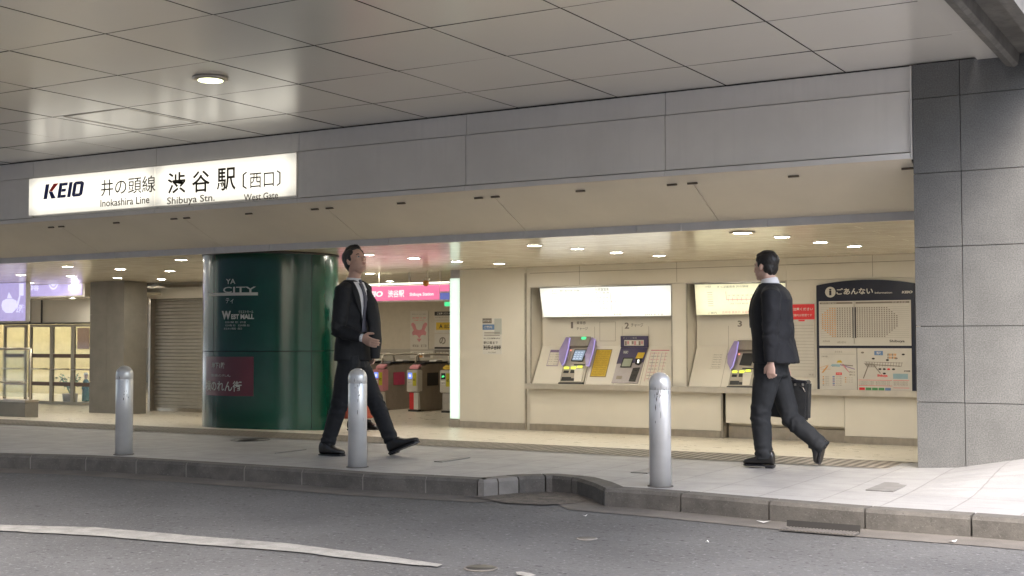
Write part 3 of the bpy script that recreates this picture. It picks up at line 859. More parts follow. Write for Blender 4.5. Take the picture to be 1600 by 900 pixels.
# ---- pink sign across the gate opening
PK = Plane(IW.at(0, 0, -.05), T, Z)
a0 = PK.px(566, 460)[0]; a1 = PK.px(702, 455)[0]
bt = PK.px(640, 446.5)[1]; bb_ = PK.px(640, 469)[1]
cxx = PK.at((a0 + a1) / 2, bb_)
t = thing("gate_sign", cxx, "pink lit sign with white station lettering hanging over the ticket gates", "sign")
mb = MB(); mb.rect(PK, a0 - .5, a1, bb_ - .022, bt + .01, -.14, -.01); mb.build("frame", M['white'], t)
sp = PK.px(687, 455)[0]
mb = MB(); mb.rect(PK, a0 - .49, sp - .012, bb_, bt, -.01, .0); mb.build("light_face", E['pink'], t)
mb = MB(); mb.rect(PK, sp + .005, a1 - .004, (bb_ + bt) / 2 + .012, bt, -.01, .0, 0); mb.rect(PK, sp + .005, a1 - .004, bb_, (bb_ + bt) / 2 - .012, -.01, 0, 1); mb.build("line_colour_plate", [E['pink'], E['blue']], t)
mb = MB()
def pk(u0, v0, u1, v1):
    x0_, y1_ = PK.px(u0, v0, .003); x1_ = PK.px(u1, v0, .003)[0]; y0_ = PK.px(u0, v1, .003)[1]; return x0_, x1_, y0_, y1_
text(mb, PK, "KEIO", *pk(569, 455.5, 597.5, 464.5), .003, 0, .05, .2)
text(mb, PK, "渋谷駅", *pk(606, 453.5, 631.5, 465), .003, 0, .03)
text(mb, PK, "Shibuya Station", *pk(640, 457.5, 677.5, 464), .003, 0, .03)
mb.build("lettering", E['signwhite'], t)
mb = MB(); tz = PK.px(640, 443)[1]
mb.rect(PK, a0 - .4, a1 - .01, tz - .012, tz + .012, -.02, .03); o = mb.build("light_tube", E['tube'], t)
mb = MB()
for k in range(3): s_ = a0 + (a1 - a0) * (.15 + .35 * k); mb.rect(PK, s_, s_ + .02, bt + .012, HC, -.12, -.10)
mb.build("hanger", M['steel'], t)
# small amber camera dome beside the tube
p = PK.at(*PK.px(669, 443), .06)
t = thing("amber_lamp", (p.x, p.y, HC), "small amber lamp hanging in front of the white tube over the pink sign", "lamp")
mb = MB(); mb.lathe((p.x, p.y, p.z), [(.03, .045), (.05, .02), (.045, -.02), (.02, -.045)], 16); mb.build("amber_dome", mat("amber_glass", (.55, .22, .02), .2, coat=.6), t)
mb = MB(); mb.lathe((p.x + .02, p.y + .02, p.z), [(.035, .05), (.04, .06), (.04, .075), (.01, .076)], 16); mb.tube([(p.x + .02, p.y + .02, p.z + .07), (p.x + .02, p.y + .02, HC)], .012); mb.build("bracket", M['steel'], t)
# green exit lamp just under the sign's right end
EX = Plane((0, PK.at(a1, 0).y + 2.4, 0), (1, 0, 0), Z)
x0_, x1_, y0_, y1_ = bx(EX, 694, 471, 712, 479)
t = thing("exit_sign", EX.at((x0_ + x1_) / 2, y1_), "little green lit exit sign half hidden behind the glowing pillar", "sign")
mb = MB(); mb.rect(EX, x0_, x1_, y0_, y1_, -.05, 0); mb.build("case", M['white'], t)
mb = MB(); mb.rect(EX, x0_ + .01, x1_ - .01, y0_ + .01, y1_ - .01, 0, .006); mb.build("light_face", lit("exit_green", (.1, .9, .35), .25), t)
mb = MB(); mb.tube([EX.at((x0_ + x1_) / 2, y1_, -.02), EX.at((x0_ + x1_) / 2, HC, -.02)], .01); mb.build("hanger", M['steel'], t)

# ---- ticket gates
gz = FZ
def gate(x, y, label, fmat, lampmat, ped1, ped2, capmat, side_pink):
    t = thing("ticket_gate", (x, y, gz), label, "ticket gate", "ticket gates in a row")
    w_, L2 = .22, 1.75
    G = Plane((x, y, gz), (1, 0, 0), Z)
    # body: long cabinet, side profile with sloped front
    SPn = Plane((x + w_ / 2, y, gz), (0, 1, 0), Z)
    prof = [(.10, .0), (L2 - .08, .0), (L2 - .02, .45), (L2, .78), (L2 - .15, .86), (.30, .86), (.12, .80), (.05, .45)]
    mb = MB(); mb.prism(SPn, prof, -w_, 0); mb.build("cabinet", M['brown'] if not side_pink else M['brown'], t, bevel=.008)
    mb = MB(); mb.rect(G, -w_ / 2 - .01, w_ / 2 + .01, .36, .76, -.14, .03); mb.build("front_box", M['paper'] if fmat is None else fmat, t, bevel=.012)
    mb = MB(); mb.rect(G, -.085, .005, .60, .71, .03, .034, 0)
    text(mb, G, "←", -.07, -.01, .635, .675, .036, 1, .08) if lampmat is E['grn_bg'] else mb.rect(G, -.065, -.015, .63, .68, .034, .036, 1)
    mb.build("status_display", [M['blackpl'] if lampmat is E['grn_bg'] else E['bluedisp'], E['grn'] if lampmat is E['grn_bg'] else E['lilacwhite']], t)
    mb = MB(); mb.rect(G, .02, .098, .47, .71, .03, .034, 0); text(mb, G, "IC", .035, .083, .56, .60, .036, 1, .03); mb.build("yellow_sticker", [mat("lime_sticker", (.55, .50, .03), .5), M['ink']], t)
    mb = MB(); mb.rect(G, -.08, -.0, .50, .57, .03, .033, 0); text(mb, G, "出口", -.075, -.01, .515, .55, .034, 1); mb.build("notice_sticker", [M['paperw'], M['ink']], t)
    mb = MB(); mb.rect(G, -.09, .005, .04, .345, -.10, -.02, 0); mb.rect(G, .007, .10, .04, .345, -.10, -.02, 1); mb.build("pedestal_panels", [ped1, ped2], t)
    mb = MB(); mb.rect(G, -.11, .11, 0, .035, -.2, -.01); mb.build("base_plate", M['darkmetal'], t)
    # dark top deck and pale readers
    mb = MB(); mb.prism(SPn, [(.18, .865), (L2 - .12, .865), (L2 - .16, .90), (.24, .90)], -w_ - .01, .01); mb.build("dark_top", M['blackpl'], t, bevel=.006)
    mb = MB(); mb.prism(SPn, [(.02, .77), (.14, .82), (.14, .86), (.04, .82)], -w_ + .01, -.01)
    mb.build("card_reader", capmat, t, bevel=.01)
    mb = MB(); mb.prism(SPn, [(.62, .902), (.90, .902), (.86, .93), (.66, .93)], -w_ + .03, -.03); mb.build("top_reader", M['paperw'], t, bevel=.008)
    # guard rail arch
    mb = MB(); xs_ = x - w_ / 2 + .02
    mb.tube([(xs_, y + .22, gz + .84), (xs_, y + .22, gz + .98), (xs_, y + .26, gz + 1.02), (xs_, y + .34, gz + 1.035), (xs_, y + L2 - .5, gz + 1.035), (xs_, y + L2 - .35, gz + 1.0), (xs_, y + L2 - .3, gz + .85)], .018, 8)
    mb.build("guard_rail", M['steel'], t)
    mb = MB()
    mb.rect(SPn, .30, .66, .46, .70, .0, .006, 0); mb.rect(SPn, .74, .98, .60, .69, 0, .006, 0); mb.rect(SPn, .74, .98, .47, .575, 0, .006, 0)
    mb.build("side_panel", M['pink'] if side_pink else M['darkmetal'], t, bevel=.004)
    return t
E['grn_bg'] = object()
E['bluedisp'] = lit("blue_display", (.20, .32, 1.0), .25)
gA = onz(598, 641, gz); gB = onz(637, 642.5, gz); gC = onz(693, 644, gz)
yg = (gA.y + gB.y + gC.y) / 3 - .1
def gx(u): return EYE.x + ray(u, 641).x * ((yg - EYE.y) / ray(u, 641).y)
gate(gx(592), yg, "pink ended ticket gate with pink side panels behind the walking man's leg", M['pinkpaper'], E['bluedisp'], M['pink'], M['paper'], M['pinkpaper'], True)
gate(gx(645), yg, "ticket gate with blue lit display and red and white lower panels", None, E['bluedisp'], M['redink'], M['paperw'], M['pinkpaper'], False)
gate(gx(697), yg, "ticket gate with green arrow lamp and yellow reader beside the glowing pillar", None, E['grn_bg'], M['steel'], M['steel'], M['yellow'], False)
gate(gx(552), yg, "ticket gate mostly hidden behind the walking man's legs", None, E['bluedisp'], M['steel'], M['steel'], M['pinkpaper'], False)

# ---- posters on the gate hall wall
def poster(u0, v0, u1, v1, pl, label, base=None, off=.012, draw=None, name="poster", cat="poster", group=None):
    a0, a1, b0, b1 = bx(pl, u0, v0, u1, v1, off)
    t = thing(name, pl.at((a0 + a1) / 2, b0), label, cat, group)
    mb = MB(); mb.rect(pl, a0, a1, b0, b1, .001, off); mb.build("sheet", base or M['paper'], t)
    if draw:
        mb = MB(); mats = [M['ink'], M['pinkpaper'], M['yellow'], M['redink'], M['greyink'], M['paperw'], M['navyink'], M['blueprint'], M['letter'], M['orange'], M['teal']]
        w2, h2 = a1 - a0, b1 - b0
        def R(x0_, y0_, x1_, y1_, m, o_=.001): mb.rect(pl, a0 + x0_ * w2, a0 + x1_ * w2, b0 + y0_ * h2, b0 + y1_ * h2, off, off + o_, m)
        def Tx(s, x0_, y0_, x1_, y1_, m, bold=0.0, o_=.0025): text(mb, pl, s, a0 + x0_ * w2, a0 + x1_ * w2, b0 + y0_ * h2, b0 + y1_ * h2, off + o_, m, bold)
        def Pg(pts, m, o_=.001): mb.prism(pl, [(a0 + x * w2, b0 + y * h2) for x, y in pts], off, off + o_, m)
        draw(R, Tx, Pg); mb.build("print", mats, t)
    return t
M['blueprint'] = mat("blue_print", (.14, .24, .45), .6); M['orange'] = mat("orange_print", (.60, .30, .10), .6); M['teal'] = mat("pale_blue_print", (.30, .44, .50), .6)
BWo = Plane((0, 27.49, 0), (1, 0, 0), Z)
def dr1(R, Tx, Pg):
    # abstract pink ink shape and text
    for sx_ in (1, -1):
        f = lambda x: .5 + sx_ * x
        Pg([(f(0), .28), (f(.10), .36), (f(.22), .38), (f(.36), .36), (f(.40), .44), (f(.30), .50), (f(.40), .60), (f(.44), .68), (f(.32), .70), (f(.20), .62), (f(.14), .52), (f(0), .50)], 1)
        R(min(f(.22), f(.44)), .62, max(f(.22), f(.44)), .66, 1, .0015)
    Pg([(.36, .28), (.64, .28), (.5, .19)], 1, .0014)
    Tx("お知らせ", .12, .80, .88, .84, 3); Tx("ご利用ください", .2, .74, .8, .77, 3); Tx("改札口からのご案内", .1, .90, .9, .93, 4); Tx("毎日", .1, .06, .9, .13, 4)
poster(641, 486, 669, 546, BWo, "tall cream poster with a spiky pink shape behind the ticket gates", draw=dr1)
def dr2(R, Tx, Pg):
    R(0, .0, 1, .01, 0); Tx("ご案内", .08, .55, .3, .8, 0); Tx("出口・のりば", .4, .6, .9, .8, 4); R(.35, .1, .55, .45, 9); R(.62, .1, .9, .4, 4)
poster(641, 548, 676, 560, BWo, "low wide cream notice under the pink poster behind the gates", draw=dr2)
def dr3(R, Tx, Pg):
    R(0, .5, 1, 1, 0); Tx("ご注意ください", .15, .62, .95, .9, 5, .02); Tx("お忘れ物はありませんか", .05, .15, .95, .38, 4)
poster(679, 487, 704, 499, BWo, "dark headed notice at the top of the column of notices beside the glowing pillar", draw=dr3)
def dr4(R, Tx, Pg):
    R(.10, .25, 1, .9, 2); Tx("A", .3, .4, .5, .75, 0, .04); Tx("出口", .6, .4, .95, .72, 0, .02)
poster(679, 502, 704, 520, BWo, "notice with a yellow block in the middle of the column beside the glowing pillar", draw=dr4)
def dr5(R, Tx, Pg):
    Tx("の", .3, .3, .7, .8, 4, .03); R(0, 0, 1, .12, 0)
poster(679, 522, 704, 545, BWo, "cream notice with brown drawing, third in the column beside the glowing pillar", draw=dr5)
def dr6(R, Tx, Pg):
    R(0, 0, 1, 1, 4); Tx("営業時間", .1, .3, .9, .7, 5)
poster(679, 547, 704, 556, BWo, "small grey notice lowest in the column beside the glowing pillar", draw=dr6)

# ---- poster on the cream wall
def dr7(R, Tx, Pg):
    R(0, .86, .48, 1, 4); Tx("お客さまへ", .04, .90, .44, .96, 5, .02); R(0, .68, .62, .83, 7); R(.62, .55, 1, .99, 8, .0008); Tx("ご案内", .08, .72, .5, .79, 5, .02)
    for k in range(3): R(.08, .60 - .045 * k, .9, .617 - .045 * k, 4)
    Tx("平日・土休日ご利用時間のお知らせ", .06, .42, .92, .46, 0, .02); Tx("駅係員まで", .06, .28, .8, .36, 0, .01)
    R(.06, .17, .94, .185, 0); Tx("渋谷駅 ⇄ 吉祥寺", .04, .12, .96, .25, 0, .02); Tx("京王電鉄", .3, .03, .7, .07, 4)
poster(754, 497.5, 784, 553.5, IW, "white and blue notice taped on the cream wall between glowing pillar and ticket machines", base=M['paperw'], draw=dr7, off=.006)

# ---- lit fare map boards
def lit_map(pts, pl, label, em, warm, lines):
    """pts: pixel corners tl, tr, br, bl on plane pl"""
    c4 = [pl.px(u, v) for u, v in pts]
    ctr = pl.at((c4[3][0] + c4[2][0]) / 2, c4[3][1])
    t = thing("fare_map_board", ctr, label, "lit board", "backlit fare map boards over the ticket machines")
    mb = MB(); mb.prism(pl, c4, -.09, 0); mb.build("case", M['darkmetal'], t)
    ins = [(c4[0][0] + .006, c4[0][1] - .006), (c4[1][0] - .006, c4[1][1] - .006), (c4[2][0] - .006, c4[2][1] + .006), (c4[3][0] + .006, c4[3][1] + .006)]
    mb = MB(); mb.prism(pl, ins, 0, .006); mb.build("light_face", em, t)
    a0, a1 = c4[3][0], c4[2][0]; b0, b1 = c4[3][1], c4[0][1]; w2, h2 = a1 - a0, b1 - b0
    mb = MB()
    def R(x0_, y0_, x1_, y1_, m): mb.rect(pl, a0 + x0_ * w2, a0 + x1_ * w2, b0 + y0_ * h2, b0 + y1_ * h2, .0065, .0075, m)
    def Tx(s, x0_, y0_, x1_, y1_, m, bold=0.0): text(mb, pl, s, a0 + x0_ * w2, a0 + x1_ * w2, b0 + y0_ * h2, b0 + y1_ * h2, .0085, m, bold)
    lines(R, Tx); mb.build("print", [M['map_grey'], M['map_red'], M['map_green']], t)
    return t
M['map_grey'] = lit("map_ink_grey", (.30, .30, .22), .12); M['map_red'] = lit("map_ink_red", (1.0, .40, .35), .18); M['map_green'] = lit("map_ink_green", (.55, .75, .45), .24)
TL = math.radians(12)
MP = Plane(IW.at(0, ipx(900, 473, -.12)[1], -.12), T, Z * math.cos(TL) + IW.n * math.sin(TL))
def ml1(R, Tx):
    Tx("きっぷ", .10, .86, .135, .92, 0); Tx("運賃のご案内 京王線・井の頭線", .16, .85, .32, .92, 0); Tx("Fares", .10, .78, .14, .83, 0)
    Tx("小児運賃表", .44, .84, .55, .95, 0); Tx("大人普通", .44, .76, .55, .82, 0); R(.555, .12, .558, .80, 0); R(.22, .50, .62, .505, 1)
    for k in range(12): R(.25 + .031 * k, .47, .253 + .031 * k, .54, 1)
    Tx("160 190 220 280", .44, .60, .54, .66, 0); Tx("130", .475, .40, .52, .46, 1); Tx("320 350 410", .46, .24, .53, .32, 0)
    Tx("お問い合わせは駅係員まで", .18, .05, .42, .10, 1); Tx("乗り換え案内", .57, .05, .63, .11, 0); Tx("ＩＣカード のりかえ", .72, .88, .88, .94, 2); Tx("2013.12", .8, .04, .94, .08, 0); R(.66, .7, .661, .95, 0)
mp1 = lit_map([(843, 450), (1049, 445), (1049.5, 494), (848.5, 496)], MP, "long white backlit fare map board above machines 1 and 2", E['map1'], 0, ml1)
MP2 = Plane(IW.at(0, ipx(1140, 470, -.12)[1], -.12), T, Z * math.cos(TL) + IW.n * math.sin(TL))
def ml2(R, Tx):
    Tx("小児運賃", .13, .88, .20, .94, 0); Tx("きっぷ運賃表 井の頭線", .27, .86, .62, .93, 0); R(.36, .48, .82, .50, 1); R(.36, .48, .366, .75, 1)
    for k in range(9): R(.38 + .05 * k, .44, .385 + .05 * k, .56, 1); Tx("190", .38 + .05 * k, .60, .41 + .05 * k, .64, 0)
    for k in range(7): R(.15, .30 + .07 * k, .21, .312 + .07 * k, 0)
    Tx("渋谷 下北沢 明大前", .40, .34, .60, .39, 0); Tx("吉祥寺 高井戸 永福町 富士見ヶ丘", .30, .05, .80, .14, 1); Tx("ご案内", .14, .05, .24, .12, 0); Tx("連絡運賃", .68, .36, .80, .41, 1)
mp2 = lit_map([(1085, 444), (1229, 441), (1228, 490), (1088, 493)], MP2, "yellowish backlit fare map board behind the right man's head", E['map2'], 1, ml2)

# ---- ticket machines on the console slope
UPL = Plane(IW.at(0, 0, RB + .041), T, Z)
def label_on_wall(draws, label, u, v):
    a, b = UPL.px(u, v); t_ = MB()
    for s, u0, v0, u1, v1, bold in draws: text(t_, UPL, s, *bx(UPL, u0, v0, u1, v1), .001, 0, bold)
    return t_
def S(u, v, off=0.0): return SLP.px(u, v, off)
def machine_purple(du, label, lights=True, screen=True, num=None):
    """purple winged machine, pixel layout of machine 1 shifted by du"""
    def q(u, v, off=0.0):
        return S(u + du[0], v + du[1], off)
    ctr = SLP.at(*q(900, 598))
    t = thing("ticket_machine", ctr, label, "ticket machine")
    mb = MB(); mb.prism(SLP, [q(889, 525, .02), q(928, 525, .02), q(912, 598, .02), q(874, 598, .02)], .0, .02)
    mb.build("body_panel", mat("machine_grey", (.40, .36, .30), .4, metal=.2), t, bevel=.003)
    mb = MB(); mb.prism(SLP, [q(890, 526, .06), q(924, 526, .06), q(919, 541, .06), q(886, 541, .06)], .02, .07); mb.build("hood", mat("hood_grey", (.30, .27, .24), .4, metal=.3), t, bevel=.004)
    # wings, standing out of the panel as lit violet blades
    for i, pts in enumerate(([(885, 527), (891, 528), (888, 545), (882, 567), (878, 571), (874, 562), (874, 548)], [(925, 527), (930, 530), (927, 548), (920, 572), (916, 571), (914, 556)])):
        mb = MB(); mb.prism(SLP, [q(u, v, .07) for u, v in pts], .02, .09, 0); wg = mb.build("purple_wing", M['wing'], t, bevel=.008)
        mb = MB(); e = [(q(u, v, .092)) for u, v in (pts[1], pts[2], pts[3], pts[4])]
        mb.tube([SLP.at(a, b, .094) for a, b in e], .007, 8); mb.build("lit_edge", E['violet'], wg)
    mb = MB(); mb.prism(SLP, [q(898, 546, .03), q(917, 546, .03), q(910, 565, .03), q(892, 564, .03)], .02, .032, 0); mb.build("screen_bezel", M['blackpl'], t)
    mb = MB(); mb.prism(SLP, [q(899, 547.5, .034), q(915, 547.5, .034), q(909, 563, .034), q(894, 562.5, .034)], .032, .036, 0)
    a_, b_ = q(897, 556, .036); 
    mb2 = MB()
    for k in range(4):
        for j in range(3):
            a_, b_ = q(899 + 4.6 * j - k * 1.1, 550 + 3.2 * k, .036); mb2.rect(SLP, a_, a_ + .032, b_ - .016, b_, .036, .0375, 0)
    scr = mb.build("screen", E['screen'] if screen else M['blackpl'], t)
    if screen: mb2.build("screen_buttons", E['screenlight'], scr)
    mb = MB(); mb.prism(SLP, [q(887, 553, .02), q(891, 546, .02), q(893, 547, .02), q(888, 563, .02)], .02, .03); a_, b_ = q(891, 548, .03); mb.build("coin_chute", M['steel'], t)
    mb = MB(); a_, b_ = q(892, 547.5, .03); mb.rect(SLP, a_ - .012, a_ + .012, b_ - .012, b_ + .012, .03, .036); mb.build("red_lamp", lit("red_lamp", (1, .35, .25), .3), t)
    if lights:
        a0, b0 = q(908, 530, .075); a1, b1 = q(916, 526.5, .075)
        mb = MB(); mb.rect(SLP, a0, a1, b0, b1, .07, .078); mb.build("green_lamp", E['grn'], t)
    for (u, v) in ((881, 573), (892, 573), (902, 571.5)):
        a0, b0 = q(u, v + 3, .03); a1, b1 = q(u + 8, v, .03)
        mb = MB(); mb.rect(SLP, a0, a1, b0, b1, .02, .034); mb.build("slot_lamp", E['ylw'], t)
    mb = MB()
    for (u0, v0, u1, v1) in ((881, 579, 888, 583), (892, 578, 898, 583), (878, 589, 884, 595), (885, 589, 891, 595), (892, 591, 897, 595), (897, 569, 914, 571)):
        a0, b1 = q(u0, v0, .022); a1, b0 = q(u1, v1, .022); mb.rect(SLP, a0, a1, b0, b1, .02, .024)
    mb.build("slots", M['blackpl'], t)
    mb = MB(); mb.prism(SLP, [q(898, 577, .02), q(912, 576, .02), q(908, 596, .02), q(897, 596, .02)], .02, .028); mb.build("cover_plate", M['wall2'], t, bevel=.002)
    mb = MB(); mb.prism(SLP, [q(873, 597.5, .02), q(912, 597.5, .02), q(911, 600, .02), q(872, 600, .02)], .0, .026); mb.build("lower_edge", M['blackpl'], t)
    return t
M['wing'] = mat("lilac_plastic", (.34, .28, .52), .3, coat=.3)
E['screenlight'] = lit("screen_tiles", (.45, .55, .70), .25)
machine_purple((0, 0), "purple winged ticket machine marked 1 with a lit blue screen")
machine_purple((263, 6), "purple winged ticket machine marked 3 with dark screen beside the right man", lights=False, screen=False)
# machine 2: flat navy fronted top-up machine
t = thing("ticket_machine", SLP.at(*S(985, 600)), "flat navy and silver charging machine marked 2 with a yellow sticker", "ticket machine")
mb = MB(); mb.prism(SLP, [S(970, 543, .015), S(1012, 543, .015), S(996, 599, .015), S(955, 598, .015)], 0, .012, 0); mb.build("silver_panel", mat("machine_lilac_silver", (.40, .36, .36), .35, metal=.2), t, bevel=.002)
mb = MB(); mb.prism(SLP, [S(970, 543, .02), S(1012, 543, .02), S(1005, 566, .02), S(963, 568, .02)], .012, .018, 0); mb.build("navy_panel", mat("machine_navy", (.07, .06, .13), .35, coat=.3), t, bevel=.002)
a0, a1, b0, b1 = bx(UPL, 970.5, 525, 1013, 543, .01)
mb = MB(); mb.rect(UPL, a0, a1, b0, b1, .0, .03); vis = mb.build("upper_display", bpy.data.materials["machine_navy"], t, bevel=.003)
mb = MB()
w2, h2 = a1 - a0, b1 - b0
mb.rect(UPL, a0 + .14 * w2, a1 - .14 * w2, b0 + .15 * h2, b1 - .35 * h2, .03, .032, 0)
for k in range(8): mb.rect(UPL, a0 + (.17 + .085 * k) * w2, a0 + (.23 + .085 * k) * w2, b0 + (.2 + .1 * (k % 2)) * h2, b1 - .45 * h2, .032, .033, 1 + k % 3)
text(mb, UPL, "チャージ専用", a0 + .1 * w2, a0 + .6 * w2, b1 - .25 * h2, b1 - .1 * h2, .032, 4)
mb.build("illustration_strip", [M['paper'], M['greyink'], M['pinkpaper'], M['white'], M['letter']], vis)
mb = MB(); mb.prism(SLP, [S(974, 559, .02), S(990, 559, .02), S(986, 574, .02), S(969, 574, .02)], .018, .024, 0); sb_ = mb.build("screen_bezel", M['blackpl'], t)
mb = MB(); mb.prism(SLP, [S(975, 560.5, .026), S(988.5, 560.5, .026), S(984.5, 572.5, .026), S(971, 572.5, .026)], .024, .026, 0); mb.build("screen", mat("grey_green_lcd", (.33, .36, .28), .4), sb_)
mb = MB(); a0, b0 = S(993, 560, .02); a1, b1 = S(1007, 551, .02)
mb.prism(SLP, [(a0, b0), (a0 + .11, b0), (a0 + .125, b1), (a0 + .02, b1)], .018, .024); mb.build("yellow_sticker", M['yellow'], t)
mb = MB(); mb.prism(SLP, [S(994, 561, .02), S(1003, 560, .02), S(1003, 567, .02), S(998, 571, .02), S(992, 569, .02)], .018, .03, 0); mb.build("card_ring", M['blackpl'], t, bevel=.004)
mb = MB(); mb.prism(SLP, [S(996.5, 562, .032), S(999, 562, .032), S(998, 567, .032), S(995.5, 567, .032)], .03, .033, 0); mb.build("card_lamp", E['tube'], t)
mb = MB(); mb.prism(SLP, [S(989, 575, .02), S(1000, 574, .02), S(992, 596, .02), S(982, 595.5, .02)], .012, .02, 0); cs = mb.build("cash_slot", M['darkmetal'], t)
mb = MB()
for u, v in ((991, 578), (988, 585), (985.5, 590)):
    a0, b0 = S(u, v + 2.2, .021); mb.rect(SLP, a0, a0 + .05, b0, b0 + .02, .02, .026)
mb.build("slot_lip", M['blackpl'], cs)
mb = MB(); mb.prism(SLP, [S(963.5, 587, .02), S(972, 587, .02), S(970.5, 592, .02), S(962, 592, .02)], .012, .016, 0); mb.build("small_plate", M['brown'], t)
mb = MB(); text(mb, SLP, "PASMO", *(lambda p, r_: (p[0], r_[0], p[1], r_[1]))(S(973.5, 552.5, .02), S(982, 548, .02)), .0195, 0, .03); mb.build("lettering", M['letter'], t)

# machine number signs on the upper console panel
def numsign(draws, label, u, v):
    mb = label_on_wall(draws, label, u, v); o = mb.build("machine_number", M['greyink']); a, b = UPL.px(u, v); plain(o, UPL.at(a, b)); tag(o, label, "wall lettering")
numsign([("1", 892, 503, 895.5, 513, .0), ("乗車券", 901, 502, 915.5, 507, .01), ("チャージ", 901, 511, 918.5, 516, .01)], "grey figure 1 with small Japanese words above the first ticket machine", 905, 517)
numsign([("2", 976, 504, 983, 513.5, .02), ("チャージ", 986, 505, 1005, 511, .01)], "grey figure 2 with charging word above the navy machine", 990, 515)
numsign([("3", 1152.5, 501, 1159.5, 510.5, .03)], "grey figure 3 above the machine beside the right man", 1156, 512)

def slope_card(pts, label, base, draw=None):
    c4 = [S(u, v, .004) for u, v in pts]; ctr = SLP.at((c4[2][0] + c4[3][0]) / 2, c4[3][1])
    t = thing("notice_card", ctr, label, "notice")
    mb = MB(); mb.prism(SLP, c4, .001, .006); mb.build("sheet", base, t)
    a0, a1, b0, b1 = c4[3][0], c4[2][0], c4[3][1], c4[0][1]
    w2, h2 = a1 - a0, b1 - b0; mb = MB()
    def R(x0_, y0_, x1_, y1_, m): mb.rect(SLP, a0 + x0_ * w2, a0 + x1_ * w2, b0 + y0_ * h2, b0 + y1_ * h2, .006, .0075, m)
    def Tx(s, x0_, y0_, x1_, y1_, m, bold=0.0): text(mb, SLP, s, a0 + x0_ * w2, a0 + x1_ * w2, b0 + y0_ * h2, b0 + y1_ * h2, .009, m, bold)
    draw(R, Tx); mb.build("print", [M['greyink'], M['pinkpaper'], mat("ochre_ink", (.40, .26, .02), .6), M['violetink'], M['paperw']], t)
M['violetink'] = mat("violet_print", (.30, .22, .38), .6)
def dy(R, Tx):
    for x in (.0, .97): R(x, 0, x + .03, 1, 0)
    for y in (.0, .98): R(.031, y, .969, y + .02, 0)
    for k in range(11): Tx("京王線 井の頭線 運賃", .12, .08 + .08 * k, .88, .115 + .08 * k, 2)
# rectangles on the slope appear as leaning parallelograms
s0, s1 = S(934, 547)[0], S(959.5, 547)[0]; t0, t1 = S(945, 588)[1], S(945, 546)[1]
def card_box(u0, v0, u1, v1):
    a0, b0 = S(u0, v1); a1 = S(u1, v1)[0]; b1 = S(u0, v0)[1]
    return [(a0, b1), (a1, b1), (a1, b0), (a0, b0)]
def slope_card_box(box, label, base, draw):
    # box: pixel bottom-left, bottom-right u, top v
    a0, b0 = S(box[0], box[1]); a1 = S(box[2], box[1])[0]; b1 = S(box[0] + 8, box[3])[1]
    t = thing("notice_card", SLP.at((a0 + a1) / 2, b0), label, "notice")
    mb = MB(); mb.rect(SLP, a0, a1, b0, b1, .001, .006); mb.build("sheet", base, t)
    w2, h2 = a1 - a0, b1 - b0; mb = MB()
    def R(x0_, y0_, x1_, y1_, m): mb.rect(SLP, a0 + x0_ * w2, a0 + x1_ * w2, b0 + y0_ * h2, b0 + y1_ * h2, .006, .0075, m)
    def Tx(s, x0_, y0_, x1_, y1_, m, bold=0.0): text(mb, SLP, s, a0 + x0_ * w2, a0 + x1_ * w2, b0 + y0_ * h2, b0 + y1_ * h2, .009, m, bold)
    draw(R, Tx); mb.build("print", [M['greyink'], M['pinkpaper'], bpy.data.materials.get("ochre_ink") or mat("ochre_ink", (.40, .26, .02), .6), M['violetink'], M['paperw']], t)
slope_card_box((921.5, 589, 946.5, 546), "yellow price list card between machines 1 and 2", M['yellow'], dy)
def dp(R, Tx):
    for k in range(5): R(.02 + .2 * k, 0, .035 + .2 * k, .9, 3 if k % 2 else 1)
    R(.02, .95, .98, .98, 1)
    for k in range(9): Tx("運賃表 小児", .06, .06 + .1 * k, .94, .09 + .1 * k, 0 if k % 2 else 1)
slope_card_box((1006, 596, 1036, 546), "pale price list card with red and lilac columns right of machine 2", M['wall2'], dp)
def dl(R, Tx):
    for y in (.0, .97): R(0, y, 1, y + .03, 3)
    for x in (.0, .97): R(x, .031, x + .03, .969, 3)
    R(.031, .85, .969, .969, 3)
    for k in range(5): Tx("おつり・領収書", .1, .08 + .15 * k, .9, .14 + .15 * k, 0)
slope_card_box((854, 572, 871.5, 547), "small lilac bordered notice left of machine 1", M['wall2'], dl)
def dg_(R, Tx):
    for k in range(6): Tx("ご利用方法のご案内", .08, .06 + .15 * k, .92, .13 + .15 * k, 0)
slope_card_box((1109, 576, 1126, 551), "faint grey notice left of machine 3", M['wall2'], dg_)

# ---- poster strip right of the right man
def drp(R, Tx, Pg):
    R(0, .78, 1, .985, 3); Tx("ご注意ください", .06, .90, .94, .94, 5, .02); Tx("駅構内は禁煙です", .1, .82, .9, .855, 5); R(.38, .755, .62, .775, 3)
    for k in range(15): R(.04, .70 - .043 * k, .96, .703 - .043 * k, 4)
    Tx("京王", .75, .03, .95, .05, 4)
poster(1232, 474, 1274, 590, IW, "tall pale notice with a red heading between the right man and the information board", base=M['paper'], draw=drp, off=.008)

